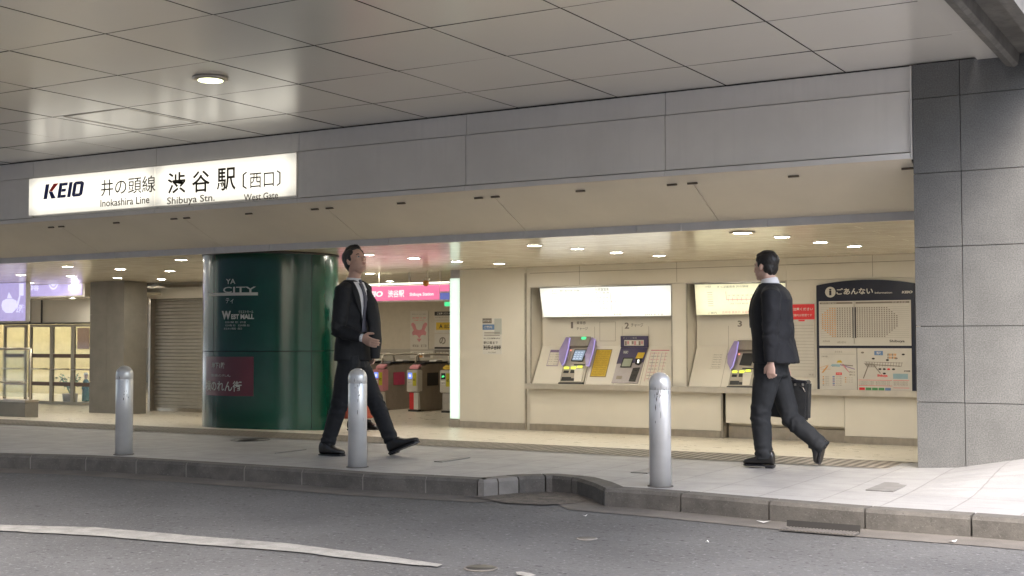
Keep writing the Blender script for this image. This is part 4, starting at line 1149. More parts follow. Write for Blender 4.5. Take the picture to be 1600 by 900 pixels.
# ---- information board
BO = .05
a0 = ipx(1276.5, 560, BO)[0]; a1 = ipx(1430.5, 560, BO)[0]
b0 = ipx(1279, 616, BO)[1]; btop = ipx(1276, 446, BO)[1]; bmid = ipx(1350, 437, BO)[1]
b0 = min(b0, zt + .0); b0 = ipx(1350, 616.5, BO)[1]
t = thing("information_board", IW.at((a0 + a1) / 2, b0), "dark arched station information board with timetable and maps", "board")
arch = [(a0, b0), (a1, b0)] + [(a1 - (a1 - a0) * k / 16, btop + (bmid - btop) * (1 - (2 * k / 16 - 1) ** 2)) for k in range(17)]
mb = MB(); mb.prism(IW, arch, .0, BO); mb.build("navy_back", M['navy'], t, bevel=.004)
def bp(u, v): return IW.px(u, v, BO)
hb = bp(1280, 471)[1]; m1 = bp(1280, 540)[1]; m2 = bp(1280, 544)[1]; lb = bp(1280, 610)[1]
cxm = bp(1339, 540)[0]
A0, A1 = a0 + .035, a1 - .045
def sheet(x0_, x1_, y0_, y1_, name):
    mb = MB(); mb.rect(IW, x0_, x1_, y0_, y1_, BO, BO + .008); return mb.build(name, M['paper'], t)
up1 = sheet(A0, A1, m1, hb, "timetable_panel"); lo1 = sheet(A0, cxm - .004, lb, m2, "line_map_panel"); lo2 = sheet(cxm + .004, A1, lb, m2, "area_map_panel")
PO = BO + .008; LM = [M['greyink'], M['ink'], M['orange'], M['redink'], M['blueprint'], M['teal'], M['yellow'], M['steel'], M['paperw'], M['violetink'], M['pinkpaper'], M['greenink']] if False else None
M['greenink'] = mat("green_print", (.10, .30, .12), .6)
BM = [M['greyink'], M['ink'], M['orange'], M['redink'], M['blueprint'], M['teal'], M['yellow'], M['steel'], M['paperw'], M['violetink'], M['pinkpaper'], M['greenink']]
def drawer(x0_, x1_, y0_, y1_, parent, fn, o0=PO):
    mb = MB(); w2, h2 = x1_ - x0_, y1_ - y0_
    def R(a, b, c, d, m, th=.001): mb.rect(IW, x0_ + a * w2, x0_ + c * w2, y0_ + b * h2, y0_ + d * h2, o0, o0 + th, m)
    def Tx(s, a, b, c, d, m, bold=0.0, sh=0.0): text(mb, IW, s, x0_ + a * w2, x0_ + c * w2, y0_ + b * h2, y0_ + d * h2, o0 + .003, m, bold, sh)
    def Pg(pts, m, th=.001): mb.prism(IW, [(x0_ + a * w2, y0_ + b * h2) for a, b in pts], o0, o0 + th, m)
    fn(R, Tx, Pg, mb); return mb.build("print", BM, parent)
def tt(R, Tx, Pg, mb):
    R(.01, .935, .375, .975, 0); R(.41, .935, .985, .975, 0); Tx("京王井の頭線 時刻表", .03, .942, .2, .968, 8); Tx("平日 土休日", .8, .942, .95, .968, 8)
    R(.385, .04, .395, .99, 7, .006); R(.372, .17, .382, .86, 1, .002); R(.398, .17, .412, .86, 1, .002)
    for k in range(16):
        y = .18 + .045 * k; R(.02, y, .37, y + .003, 0); R(.415, y, .98, y + .003, 0)
    rnd = random.Random(3)
    for k in range(15):
        y = .19 + .045 * k
        n0 = 6 + int(8 * math.sin(math.pi * (k + 2) / 19)); 
        for j in range(12):
            if j >= 12 - n0: x = .035 + .0275 * j; R(x, y + .006, x + .014, y + .030, 0 if j > 5 else 2)
        for j in range(n0 + 4): x = .42 + .0265 * j; R(x, y + .006, x + .014, y + .030, 0)
    Tx("当駅始発", .04, .08, .12, .12, 0); Tx("お問い合わせ", .2, .05, .30, .10, 0); Tx("Shibuya", .77, .06, .93, .13, 1, .02)
drawer(A0, A1, m1, hb, up1, tt)
def lm(R, Tx, Pg, mb):
    Tx("のりかえ", .42, .89, .62, .94, 0); R(.03, .86, .97, .864, 0); Tx("ご案内図", .04, .79, .22, .82, 0)
    Pg([(.30, .58), (.55, .56), (.56, .62), (.34, .63)], 5, .0014); Pg([(.46, .66), (.62, .66), (.58, .72), (.50, .71)], 6, .0014)
    Pg([(.0, .53), (.25, .60), (.25, .61), (.0, .54)], 2); Pg([(.05, .42), (.10, .42), (.24, .58), (.20, .58)], 2); Pg([(.02, .50), (.3, .50), (.3, .51), (.02, .51)], 2)
    Pg([(.56, .60), (.95, .50), (.95, .52), (.56, .63)], 9, .0012); Pg([(.60, .62), (.78, .44), (.80, .44), (.64, .64)], 10, .0013); Pg([(.62, .60), (.9, .58), (.9, .6), (.62, .62)], 0, .0015)
    R(.44, .37, .60, .43, 3); Tx("渋谷", .46, .38, .58, .42, 8); Tx("西口", .8, .42, .95, .46, 0, .01); Tx("南口", .8, .36, .95, .40, 0, .01); R(.34, .57, .54, .60, 1, .0008)
    for k in range(6): R(.35, .12 + .04 * k, .41, .145 + .04 * k, 4 if k % 2 else 9)
    for k in range(6): Tx("出口のご案内", .44, .12 + .04 * k, .6, .14 + .04 * k, 0); R(.08, .12 + .04 * k, .12, .14 + .04 * k, 2 if k % 3 else 0); Tx("改札", .15, .12 + .04 * k, .27, .14 + .04 * k, 0)
    for k in range(3): R(.68, .20 + .05 * k, .72, .22 + .05 * k, 2); Tx("バス", .74, .2 + .05 * k, .9, .22 + .05 * k, 0)
drawer(A0, cxm - .004, lb, m2, lo1, lm)
def am(R, Tx, Pg, mb):
    R(.32, .84, .48, .94, 4); Tx("駅", .36, .86, .44, .92, 8)
    rnd = random.Random(11)
    # diagonal streets drawn as fine ink strokes
    for k in range(9):
        Pg([(.12 + .02 * k, .66), (.13 + .02 * k, .66), (.20 + .02 * k, .56), (.19 + .02 * k, .56)], 0)
    Pg([(.14, .62), (.80, .58), (.80, .60), (.14, .64)], 0, .0012); Pg([(.14, .68), (.84, .66), (.84, .67), (.14, .69)], 0, .0014)
    Pg([(.20, .62), (.10, .30), (.12, .30), (.22, .62)], 0, .0011); Pg([(.30, .60), (.42, .42), (.44, .42), (.32, .60)], 0, .0013)
    for k in range(14):
        x = .16 + .05 * k; Pg([(x, .58), (x + .008, .58), (x + .02, .68), (x + .012, .68)], 0, .0016)
    for k in range(12):
        x, y = .56 + .028 * (k % 6), .76 + .07 * (k // 6) ; Pg([(x, y), (x + .02, y), (x + .024, y + .05), (x + .004, y + .05)], 2 if k % 3 else 0)
    for x, y, m in ((.10, .90, 0), (.30, .76, 1), (.56, .73, 1), (.72, .77, 0), (.85, .86, 1), (.42, .52, 1), (.50, .52, 1), (.58, .52, 3), (.67, .52, 1), (.50, .42, 1)):
        Pg([(x + .03 * math.cos(q * .785), y + .022 * math.sin(q * .785)) for q in range(8)], m, .002)
    Tx("Shibuya", .37, .33, .56, .40, 3, .04); Tx("周辺地図", .86, .46, .97, .50, 1, .02); R(.66, .30, .93, .42, 5)
    R(.02, .26, .64, .268, 3); R(.66, .26, .95, .268, 3); R(.02, .13, .64, .138, 3); R(.66, .09, .95, .098, 3)
    for k in range(4): Tx("渋谷駅周辺のご案内", .03 + .0 * k, .225 - .025 * k, .30, .24 - .025 * k, 0); Tx("道玄坂 宮益坂 神南", .34, .225 - .025 * k, .6, .24 - .025 * k, 0); Tx("駅周辺施設", .67, .225 - .025 * k, .93, .24 - .025 * k, 0)
    for k, m in enumerate((3, 11, 11, 11, 4)): R(.03 + .12 * k, .03, .135 + .12 * k, .09, m)
drawer(cxm + .004, A1, lb, m2, lo2, am)
mb = MB()
def bT(s, u0, v0, u1, v1, bold=0.0, m=0, sh=0.0):
    x0_, y1_ = bp(u0, v0); y0_ = bp(u0, v1)[1]; x1_ = bp(u1, v0)[0]; text(mb, IW, s, x0_, x1_, y0_, y1_, BO + .003, m, bold, sh)
bT("ごあんない", 1307, 450.5, 1364, 460.5, .025); bT("Information", 1367, 456, 1394, 459, .02); bT("KEIO", 1409, 454.5, 1425.5, 458.5, .05, 0, .2)
cxi, cyi = bp(1297.5, 456.5)
mb.sheet(IW, [(cxi + .068 * math.cos(k * math.pi / 12), cyi + .068 * math.sin(k * math.pi / 12)) for k in range(24)], BO + .002, 0)
text(mb, IW, "i", cxi - .016, cxi + .016, cyi - .04, cyi + .042, BO + .005, 1, .03)
mb.build("lettering", [M['paper'], M['navy']], t)

# ---- downlights of the hall ceiling
dl = [(835, 383), (902, 388), (963, 394), (1030, 399), (1222, 369.5), (1282, 378), (1335, 384), (575, 397.5), (647, 403), (714, 408), (780, 411.5), (578, 427),
      (33, 429), (47, 441.5), (106, 416), (111, 431), (117, 443), (188, 420), (184, 434), (283, 405.5), (265, 423), (252, 436)]
def downlight(x, y, label, z=HC):
    t = thing("downlight", (x, y, z), label, "downlight", "round downlights in the hall ceiling")
    mb = MB(); mb.lathe((x, y, z), [(.088, -.001), (.088, -.008), (.076, -.010), (.074, -.004)], 24); mb.build("trim_ring", M['white'], t)
    mb = MB(); mb.lathe((x, y, z), [(.0735, -.003), (.0735, -.0065), (.01, -.0075)], 24); mb.build("lens", E['down'], t)
    return t
names = ["first downlight from the left in the row before the white fare map board", "second downlight from the left in the row before the white fare map board", "third downlight in the row before the white fare map board, above its middle", "fourth downlight in the row before the white fare map board, above its right end",
 "downlight just above and right of the right man's head", "downlight above the left end of the dark information board", "downlight above the middle of the dark information board",
 "downlight beside the face of the left man, nearest the lip", "second downlight from the left man's face", "downlight before the glowing pillar's reflection", "downlight above the notice on the cream wall", "downlight by the left man's chin over the pink sign",
 "downlight over the lilac teapot sign", "downlight between the teapot sign and the wide lilac sign", "nearest downlight in front of the wide lilac sign", "middle downlight in front of the wide lilac sign", "downlight touching the top of the wide lilac sign",
 "downlight above the brown square pillar, nearer the lip", "downlight right at the top of the brown square pillar", "downlight above the shutter, nearest to the lip", "middle one of the downlights above the shutter", "downlight farthest back above the shutter"]
proto = None
for (u, v), lab in zip(dl, names):
    p = onz(u, v, HC)
    if proto is None: proto = downlight(p.x, p.y, lab)
    else: dup(proto, (p.x, p.y, HC), lab)
p = onz(1160, 362.5, HC)
t = thing("downlight", (p.x, p.y, HC), "larger ringed downlight nearest the inner lip above the right man", "downlight", "round downlights in the hall ceiling")
mb = MB(); mb.lathe((p.x, p.y, HC), [(.125, -.001), (.125, -.012), (.10, -.016), (.098, -.004)], 28); mb.build("trim_ring", M['steel'], t)
mb = MB(); mb.lathe((p.x, p.y, HC), [(.0975, -.003), (.0975, -.009), (.01, -.011)], 28); mb.build("lens", E['down'], t)
# unseen downlights added for brightness: a row behind the lip, a grid in the gate hall
for x in (-2.9, -4.5, -6.1, -7.7, -12.6, -14.2, -15.8):
    dup(proto, (x, 10.98, HC), "unseen downlight added close behind the inner lip to brighten floor and soffit")
for x in (-23.5, -21, -18.5, -16, -13.5):
    for y in (18.5, 20.7, 23, 25.5):
        dup(proto, (x, y, HC), "unseen downlight added to brighten the gate hall behind the pink sign")

# ---- bollards
def bollard(p, label, marks):
    t = thing("bollard", p, label, "bollard", "steel bollards along the kerb")
    R_, Hh = .075, .785
    prof = [(R_, .0), (R_, Hh - .125), (R_ - .0015, Hh - .122), (R_ - .0015, Hh - .118), (R_, Hh - .115), (R_, Hh - .075)] + [(R_ * math.cos(a), Hh - .075 + R_ * math.sin(a)) for a in [math.radians(x) for x in (10, 20, 30, 40, 50, 60, 70, 80, 88)]]
    mb = MB(); mb.lathe(p, prof, 40); mb.build("post", M['steel2'], t)
    mb = MB(); mb.lathe(p, [(R_ + .014, -.002), (R_ + .014, .004), (R_ + .002, .006)], 40); mb.build("base_ring", M['kerb'], t)
    rnd = random.Random(marks); mb = MB()
    th0 = math.atan2(EYE.y - p.y, EYE.x - p.x)
    for k in range(7 + marks * 2):
        a = th0 + rnd.gauss(0, .35); z = Hh - .09 - abs(rnd.gauss(0, .13)) ; w_ = rnd.uniform(.01, .07); h_ = rnd.uniform(.004, .028); n_ = 5
        V = []
        pts = [(math.cos(q * 6.283 / 9) * rnd.uniform(.5, 1.1), math.sin(q * 6.283 / 9) * rnd.uniform(.5, 1.1)) for q in range(9)]
        if z > Hh - .08: continue
        V = [Vector((p.x + (R_ + .0006) * math.cos(a + w_ * x), p.y + (R_ + .0006) * math.sin(a + w_ * x), p.z + z + h_ * y)) for x, y in pts]
        mb.add(V, [tuple(range(9))])
    mb.build("scuff_marks", M['scuff'], t)
    return t
M['scuff'] = mat("scuffs", (.13, .12, .11), .7)
for (u, v, lab, k) in ((193.5, 711, "steel bollard standing before the brown square pillar, farthest left", 1), (558.5, 731, "scuffed steel bollard in front of the walking man's legs", 3), (1032, 761.5, "steel bollard with peeled marks in front of the ticket machines", 5)):
    p = onz(u, v, 0); d = Vector((p.x - EYE.x, p.y - EYE.y, 0)).normalized() * .06; p = p + d; p.z = 0.004 if v > 0 else 0
    bollard(Vector((p.x, p.y, .0)), lab, k)

# ---- covers in road and pavement
def disc_cover(u, v, z, r, label, m1_, m2_, name="manhole_cover"):
    p = onz(u, v, z); t = thing(name, (p.x, p.y, z), label, "manhole cover")
    mb = MB(); mb.lathe((p.x, p.y, z), [(r * 1.0, .001), (r, .006), (r * .86, .007)], 28); mb.build("rim", m1_, t)
    mb = MB(); mb.lathe((p.x, p.y, z), [(r * .84, .001), (r * .84, .008), (r * .05, .009)], 28); mb.build("lid", m2_, t)
disc_cover(751, 889, -.12, .085, "round iron valve cover in a pale collar at the bottom edge of the road", M['gutter'], M['darkmetal'])
disc_cover(917, 842.5, -.12, .060, "small pale round valve cover on the asphalt", M['kerb_pale'], M['kerb'])
disc_cover(391, 687.5, 0.0, .20, "dark round manhole cover in the pavement before the green column", M['darkmetal'], M['darkmetal'])
def plate(u0, v0, u1, v1, label, m_):
    P = [onfloor(u0, v1), onfloor(u1, v0)]; x0_, x1_ = min(P[0].x, P[1].x), max(P[0].x, P[1].x); y0_, y1_ = min(P[0].y, P[1].y), max(P[0].y, P[1].y)
    zz = fz((x0_ + x1_) / 2, (y0_ + y1_) / 2)
    mb = MB(); mb.box(x0_, x1_, y0_, y1_, zz + .001, zz + .008); o = mb.build("access_plate", m_, bevel=.002); plain(o, ((x0_ + x1_) / 2, (y0_ + y1_) / 2, zz)); tag(o, label, "access plate")
plate(1352, 756, 1424, 767, "dark rectangular metal plate in the pale pavement by the granite pillar", M['plate'])
plate(678, 716, 735, 722, "square pavement cover with a pale dot between the left man and the middle bollard", M['plate_pale'])
plate(430, 703, 478, 709, "worn square cover in the pavement behind the kerb near the left man's back foot", M['plate_pale'])
plate(985, 733, 1045, 739, "pale square cover in the pavement behind the right hand bollard", M['plate_pale'])
# drain grate and slot at the kerb, litter
P = [onz(1215, 826, -.112), onz(1340, 836, -.112), onz(1330, 829, -.112), onz(1236, 820, -.112)]
a = onz(1230, 824, -.114); b = onz(1345, 833, -.114); d = (b - a).normalized(); nn_ = Vector((d.y, -d.x, 0))
t = thing("drain_grate", (a + b) / 2, "dark kerbside drain slot and grate at the foot of the right kerb", "drain grate")
mb = MB(); 
c4 = [a, b, b + nn_ * .15, a + nn_ * .15]
mb.add([p + Z * .003 for p in c4], [(0, 1, 2, 3)]); mb.build("frame", M['kerb'], t)
mb = MB(); n_ = 22
for k in range(n_):
    p = a + (b - a) * ((k + .2) / n_); q_ = a + (b - a) * ((k + .75) / n_)
    V = [p + nn_ * .015 + Z * .004, q_ + nn_ * .015 + Z * .004, q_ + nn_ * .14 + Z * .004, p + nn_ * .14 + Z * .004]; V += [x + Z * .006 for x in V]
    mb.add(V, [(4, 5, 6, 7), (0, 1, 5, 4), (1, 2, 6, 5), (2, 3, 7, 6), (3, 0, 4, 7)])
mb.build("bars", M['gutter'], t)
mb = MB()
V = [a + Z * .004, b + Z * .004, b + Z * .045 - nn_ * .01, a + Z * .045 - nn_ * .01]
mb.add([p + nn_ * .012 for p in V], [(0, 1, 2, 3)]); mb.build("slot_opening", M['gap'], t)
for u, v, s_, lab in ((1193, 816.5, .045, "white scrap of paper lying against the right kerb"), (1489, 847, .03, "white speck of litter in the gutter at the right edge"), (1105, 848, .018, "tiny white litter speck on the asphalt"), (914, 807, .02, "tiny pale litter speck beside the gutter")):
    p = onz(u, v, -.112); mb = MB(); q_ = random.random() * 3
    mb.add([(p.x + s_ * math.cos(q_ + k * 1.57) * (1 if k % 2 else .6), p.y + s_ * math.sin(q_ + k * 1.57) * (1 if k % 2 else .6), -.109 + .01 * (k % 2)) for k in range(4)], [(0, 1, 2, 3)])
    o = mb.build("litter_scrap", M['white']); plain(o, (p.x, p.y, -.112)); tag(o, lab, "litter")

# ---- left background: lilac lit signs, glazed doors, rail wall
LS = Plane((0, 15.2, 0), (1, 0, 0), Z)
a0, a1, b0, b1 = bx(LS, -40, 411, 39.5, 501)
t = thing("teapot_sign", LS.at((a0 + a1) / 2, b0), "tall lilac lit sign with a white teapot shape hanging at the left edge", "sign")
b1 = min(b1, HC - .003)
mb = MB(); mb.rect(LS, a0, a1 + .01, b0 - .01, b1, -.10, -.002); mb.build("case", M['white'], t)
mb = MB(); mb.rect(LS, a0, a1, b0, b1 - .005, -.002, .004); mb.build("light_face", E['purple'], t)
mb = MB()
def lsP(pts, m=0): mb.sheet(LS, [LS.px(u, v, .006) for u, v in pts], .006, m)
lsP([(4, 470), (10, 467), (20, 467), (26, 470), (24, 484), (19, 489), (9, 489), (4, 484), (2, 477)])
lsP([(11, 466), (12, 462), (14, 456), (17, 462), (19, 466)]); lsP([(24, 478), (28, 468), (30, 462), (32, 463), (29, 476), (25, 484)])
x_ = lambda u, v: LS.px(u, v, .006)
text(mb, LS, "2階", x_(24, 476)[0] + .02, x_(38, 476)[0], x_(24, 489)[1], x_(24, 476)[1], .007, 0, .02)
mb.rect(LS, x_(30, 440)[0], x_(37, 440)[0], x_(30, 462)[1], x_(30, 443)[1], .004, .006, 0)
mb.build("white_shapes", E['lilacwhite'], t)
LS2 = Plane((0, 16.1, 0), (1, 0, 0), Z)
a0, a1, b0, b1 = bx(LS2, 43, 443, 128.5, 461)
b1 = min(b1, HC - .003)
t = thing("wide_lilac_sign", LS2.at((a0 + a1) / 2, b0), "wide low lilac lit sign with a ring emblem above the glazed doors", "sign")
mb = MB(); mb.rect(LS2, a0 - .3, a1 + .07, b0 - .03, b1, -.14, -.002); mb.build("case", M['wall'], t)
mb = MB(); mb.rect(LS2, a0 - .29, a1, b0, b1 - .004, -.002, .004); mb.build("light_face", E['purple'], t)
mb = MB(); cu_, cv_ = LS2.px(83.5, 441.5, .006)
for r0, r1_ in ((.135, .10), (.075, .0)):
    for k in range(24):
        t0, t1 = math.pi + math.pi * k / 24, math.pi + math.pi * (k + 1) / 24
        pts = [(cu_ + r_ * math.cos(q), cv_ + r_ * math.sin(q)) for r_, q in ((r0, t0), (r0, t1), (r1_, t1), (r1_, t0))]
        mb.sheet(LS2, pts if r1_ > 0 else pts[:3], .006)
text(mb, LS2, "渋谷", *bx(LS2, 44, 446, 61, 454, .006), .006, 0, .04); text(mb, LS2, "西口", *bx(LS2, 106, 445, 123, 453, .006), .006, 0, .04)
mb.build("white_shapes", E['lilacwhite'], t)
# cream soffit wall above doors
DW = Plane((0, 17.6, 0), (1, 0, 0), Z)
a0, a1 = DW.px(-60, 500)[0], DW.px(150, 500)[0]
zz1 = DW.px(90, 504)[1]
t = thing("door_wall", DW.at((a0 + a1) / 2, zz1), "cream wall band above the glazed doors", "wall")
mb = MB(); mb.rect(DW, a0, a1, zz1, HC - .004, -.2, 0); mb.build("wall_body", M['wall'], t)
mb = MB(); mb.rect(DW, a0, a1, zz1 - .03, zz1 + .0, -.2, .02)
for u in (47, 65): s_ = DW.px(u, 480)[0]; mb.rect(DW, s_, s_ + .03, zz1 + .001, HC - .01, 0, .02)
mb.build("rail", M['darkmetal'], t)
p_ = DW.at(DW.px(113, 468)[0], 0, .35)
# dropped soffit with its own downlight in front of the door wall
zso = ony(100, 463.5, 16.35).z
mb = MB(); mb.box(a0, gx1 - .3, 16.35, 17.59, zso, zso + .05); o = mb.build("door_soffit", M['hallceil']); plain(o, ((a0 + gx1) / 2, 16.9, zso)); tag(o, "cream dropped soffit with one downlight above the glazed doors", "soffit")
pl_ = ony(113, 468, 16.95); dup(proto, (pl_.x, 16.95, zso), "single downlight in the dropped soffit under the wide lilac sign")
# glazed doors
def door(u0, u1, label, y=17.62):
    DP = Plane((0, y, 0), (1, 0, 0), Z)
    x0_, x1_ = DP.px(u0, 560)[0], DP.px(u1, 560)[0]; z1 = zz1 - .04
    t = thing("glazed_door", DP.at((x0_ + x1_) / 2, FZ), label, "door", "glazed doors at the left")
    fw = .05
    mb = MB()
    for a, b in ((x0_, x0_ + fw), (x1_ - fw, x1_)): mb.rect(DP, a + .001, b - .001, FZ, z1, -.05, 0)
    mb.rect(DP, x0_ + fw, x1_ - fw, z1 - fw, z1, -.05, 0); mb.rect(DP, x0_ + fw, x1_ - fw, FZ, FZ + .06, -.05, 0); mb.build("door_frame", M['doorframe'], t)
    mb = MB()
    for v in (556, 600): zc = DP.px(90, v)[1]; mb.rect(DP, x0_ + fw, x1_ - fw, zc - .04, zc + .04, -.04, -.006)
    mb.build("cross_rail", M['brownrail'], t)
    mb = MB(); mb.rect(DP, x0_ + fw, x1_ - fw, FZ + .06, z1 - fw, -.03, -.022); mb.build("pane", M['glass'], t)
    mb = MB(); zc = DP.px(90, 577)[1]; mb.tube([DP.at(x0_ + .05, zc, .06), DP.at(x1_ - .05, zc + .01, .06)], .012, 8)
    for a in (x0_ + .07, x1_ - .07): mb.tube([DP.at(a, zc, .0), DP.at(a, zc, .06)], .009, 6)
    mb.build("push_bar", M['steel'], t)
M['doorframe'] = mat("door_frame_bronze", (.32, .285, .22), .4, metal=.3); M['brownrail'] = mat("brown_rail", (.12, .06, .03), .4)
door(46, 80, "glazed door leaf left of the centre post"); door(80, 113, "middle glazed door leaf with a plant behind it"); door(113, 146, "glazed door leaf touching the brown square pillar"); door(5, 40, "glazed door leaf behind the glass rail")
# lit room behind the doors
RBk = Plane((0, 21.0, 0), (1, 0, 0), Z)
mb = MB(); a0, a1 = RBk.px(-60, 560)[0], RBk.px(170, 560)[0]
mb.rect(RBk, a0, a1, FZ, HC, -.1, 0); 
o = mb.build("lobby_wall", M['lobby'] if 'lobby' in M else mat("lobby_yellow_wall", (.68, .58, .32), .6)); plain(o, RBk.at((a0 + a1) / 2, FZ)); tag(o, "yellowish lobby wall seen through the glazed doors", "wall")
for q_ in ((.12, 0), (.3, 0), (.48, 0), (.66, 0), (.84, 0), (.97, 0)):
    x = a0 + (a1 - a0) * q_[0]; dup(proto, (x, 19.0, HC), "extra downlight added to brighten the lobby behind the glazed doors")
    dup(proto, (x, 20.2, HC), "extra downlight added to brighten the lobby behind the glazed doors")  # second row, added only to brighten the lobby wall
# screen picture in lobby
mb = MB(); a0, a1, b0, b1 = bx(RBk, 122, 512, 140, 545); mb.rect(RBk, a0, a1, b0, b1, 0.001, .02); o = mb.build("framed_notice", M['brownrail']); plain(o, RBk.at(a0, b0)); tag(o, "dark framed notice on the lobby wall seen through the glazed doors", "notice")
# low wall with glass rail
p0 = onfloor(39, 652); LWP = Plane((p0.x, p0.y, 0), (1, 0, 0), Z)
a1 = 0.0; a0 = LWP.px(-60, 640)[0]; zb_, zt2 = p0.z, LWP.px(20, 625)[1]
t = thing("low_wall", LWP.at(a0 / 2, zb_), "low grey brown wall carrying a glass rail at the left edge", "wall")
mb = MB(); mb.rect(LWP, a0, a1, zb_ - .05, zt2 - .03, -.22, 0); mb.build("wall_body", M['granite2'], t)
mb = MB(); mb.rect(LWP, a0, a1 + .01, zt2 - .029, zt2, -.23, .01); mb.build("coping", M['steel'], t, bevel=.004)
t = thing("glass_rail", LWP.at(a0 / 2, zt2, -.1), "glass balustrade with steel rails standing on the low wall", "railing")
zr = LWP.px(20, 545, -.1)[1]
mb = MB(); mb.rect(LWP, a0, a1 - .06, zt2 + .04, zr - .02, -.11, -.10); mb.build("pane", M['glass'], t)
mb = MB(); mb.tube([LWP.at(a0, zr, -.105), LWP.at(a1 - .03, zr, -.105)], .018, 10); mb.tube([LWP.at(a0, LWP.px(20, 597)[1], -.06), LWP.at(a1 - .06, LWP.px(20, 598)[1], -.06)], .013, 8)
mb.tube([LWP.at(a1 - .03, zt2, -.105), LWP.at(a1 - .03, zr, -.105)], .014, 8); mb.build("rail", M['steel'], t)
# potted plant behind the doors
pp = onz(111, 637, FZ); base = Vector((pp.x, pp.y, FZ)); 
dscale = 1.0
t = thing("potted_plant", (base.x, 18.1, FZ), "leafy green potted plant behind the glazed doors", "plant")
bx_ = DW.px(111, 600)[0]; q_ = ray(110, 600); tt_ = 18.1 / q_.y; X = EYE.x + q_.x * tt_
t.location = (X, 18.1, FZ)
mb = MB(); mb.lathe((X, 18.1, FZ), [(.10, 0), (.14, .02), (.16, .20), (.14, .20)], 20); mb.build("pot", M['brown'], t)
mb = MB(); rnd = random.Random(5); st = MB()
for k in range(16):
    a = rnd.uniform(0, 6.28); l = rnd.uniform(.25, .58); tip = Vector((X + math.cos(a) * l * .55, 18.1 + math.sin(a) * l * .4, FZ + .2 + l * .75)); b0_ = Vector((X, 18.1, FZ + .18))
    mid = b0_.lerp(tip, .5) + Z * .06; st.tube([b0_, mid, tip], .005, 5)
    for j in range(9):
        c = b0_.lerp(tip, .35 + .65 * j / 8) + Vector((rnd.gauss(0, .03), rnd.gauss(0, .03), rnd.gauss(.03, .03)))
        d1 = Vector((rnd.gauss(0, 1), rnd.gauss(0, 1), rnd.gauss(-.2, .6))).normalized(); d2 = d1.cross(Vector((rnd.gauss(0, 1), rnd.gauss(0, 1), rnd.gauss(0, 1)))).normalized(); s_ = rnd.uniform(.05, .10)
        mb.add([c, c + d1 * s_ * .5 + d2 * s_ * .22, c + d1 * s_, c + d1 * s_ * .5 - d2 * s_ * .22], [(0, 1, 2, 3)])
mb.build("leaves", mat("leaf_green", (.07, .14, .03), .5, var=.5, vs_=8), t); st.build("stems", M['greenink'], t)
# building and banner beyond the overpass beam (top right corner)
q0 = ray(1575, 0); 
FB = Plane((0, 24.0, 0), (1, 0, 0), Z)
a0, a1 = FB.px(1555, 20)[0], FB.px(1555, 20)[0] + 9
t = thing("white_building", FB.at((a0 + a1) / 2, 0), "white building with a pink banner glimpsed beyond the overpass beam", "building")
mb = MB(); mb.rect(FB, a0, a1, -.5, 14, -6, 0); mb.build("wall", M['white'], t)
mb = MB(); s0_ = FB.px(1595, 5)[0]; mb.rect(FB, s0_, s0_ + 1.2, 5.2, 9, .002, .05); mb.build("pink_banner", mat("pink_banner", (.65, .2, .22), .6), t)

# ================================================================== PEOPLE
M['skin'] = mat("skin", (.60, .38, .29), .5, var=.05, vs_=20, spec=.35)
M['skin2'] = mat("skin_light", (.62, .41, .33), .5, var=.05, vs_=20, spec=.35)
M['hair'] = mat("black_hair", (.012, .010, .009), .45, var=.3, vs_=60, bump=.003, bs=120)
M['suit'] = mat("charcoal_suit", (.017, .018, .021), .75, var=.15, vs_=9, spec=.3, bump=.0015, bs=240)
M['suit2'] = mat("dark_grey_suit", (.020, .021, .025), .75, var=.15, vs_=9, spec=.3, bump=.0015, bs=240)
M['trouser2'] = mat("dark_grey_trousers", (.021, .023, .026), .75, var=.15, vs_=9, spec=.3)
M['shirt'] = mat("white_shirt", (.78, .78, .80), .7, var=.04)
M['tie'] = mat("slate_tie", (.095, .095, .125), .55, var=.15, vs_=50)
M['shoe'] = mat("black_leather", (.012, .011, .011), .28, var=.1, coat=.3)
M['bag'] = mat("black_nylon", (.022, .023, .024), .6, var=.2, vs_=20, bump=.001, bs=300)
M['lips'] = mat("lips", (.34, .14, .12), .5)
M['eyewhite'] = mat("eye_white", (.6, .57, .53), .3)
M['coatred'] = mat("rust_red_coat", (.36, .075, .04), .7, var=.1)
M['teal'] = mat("teal_cloth", (.02, .13, .11), .7)

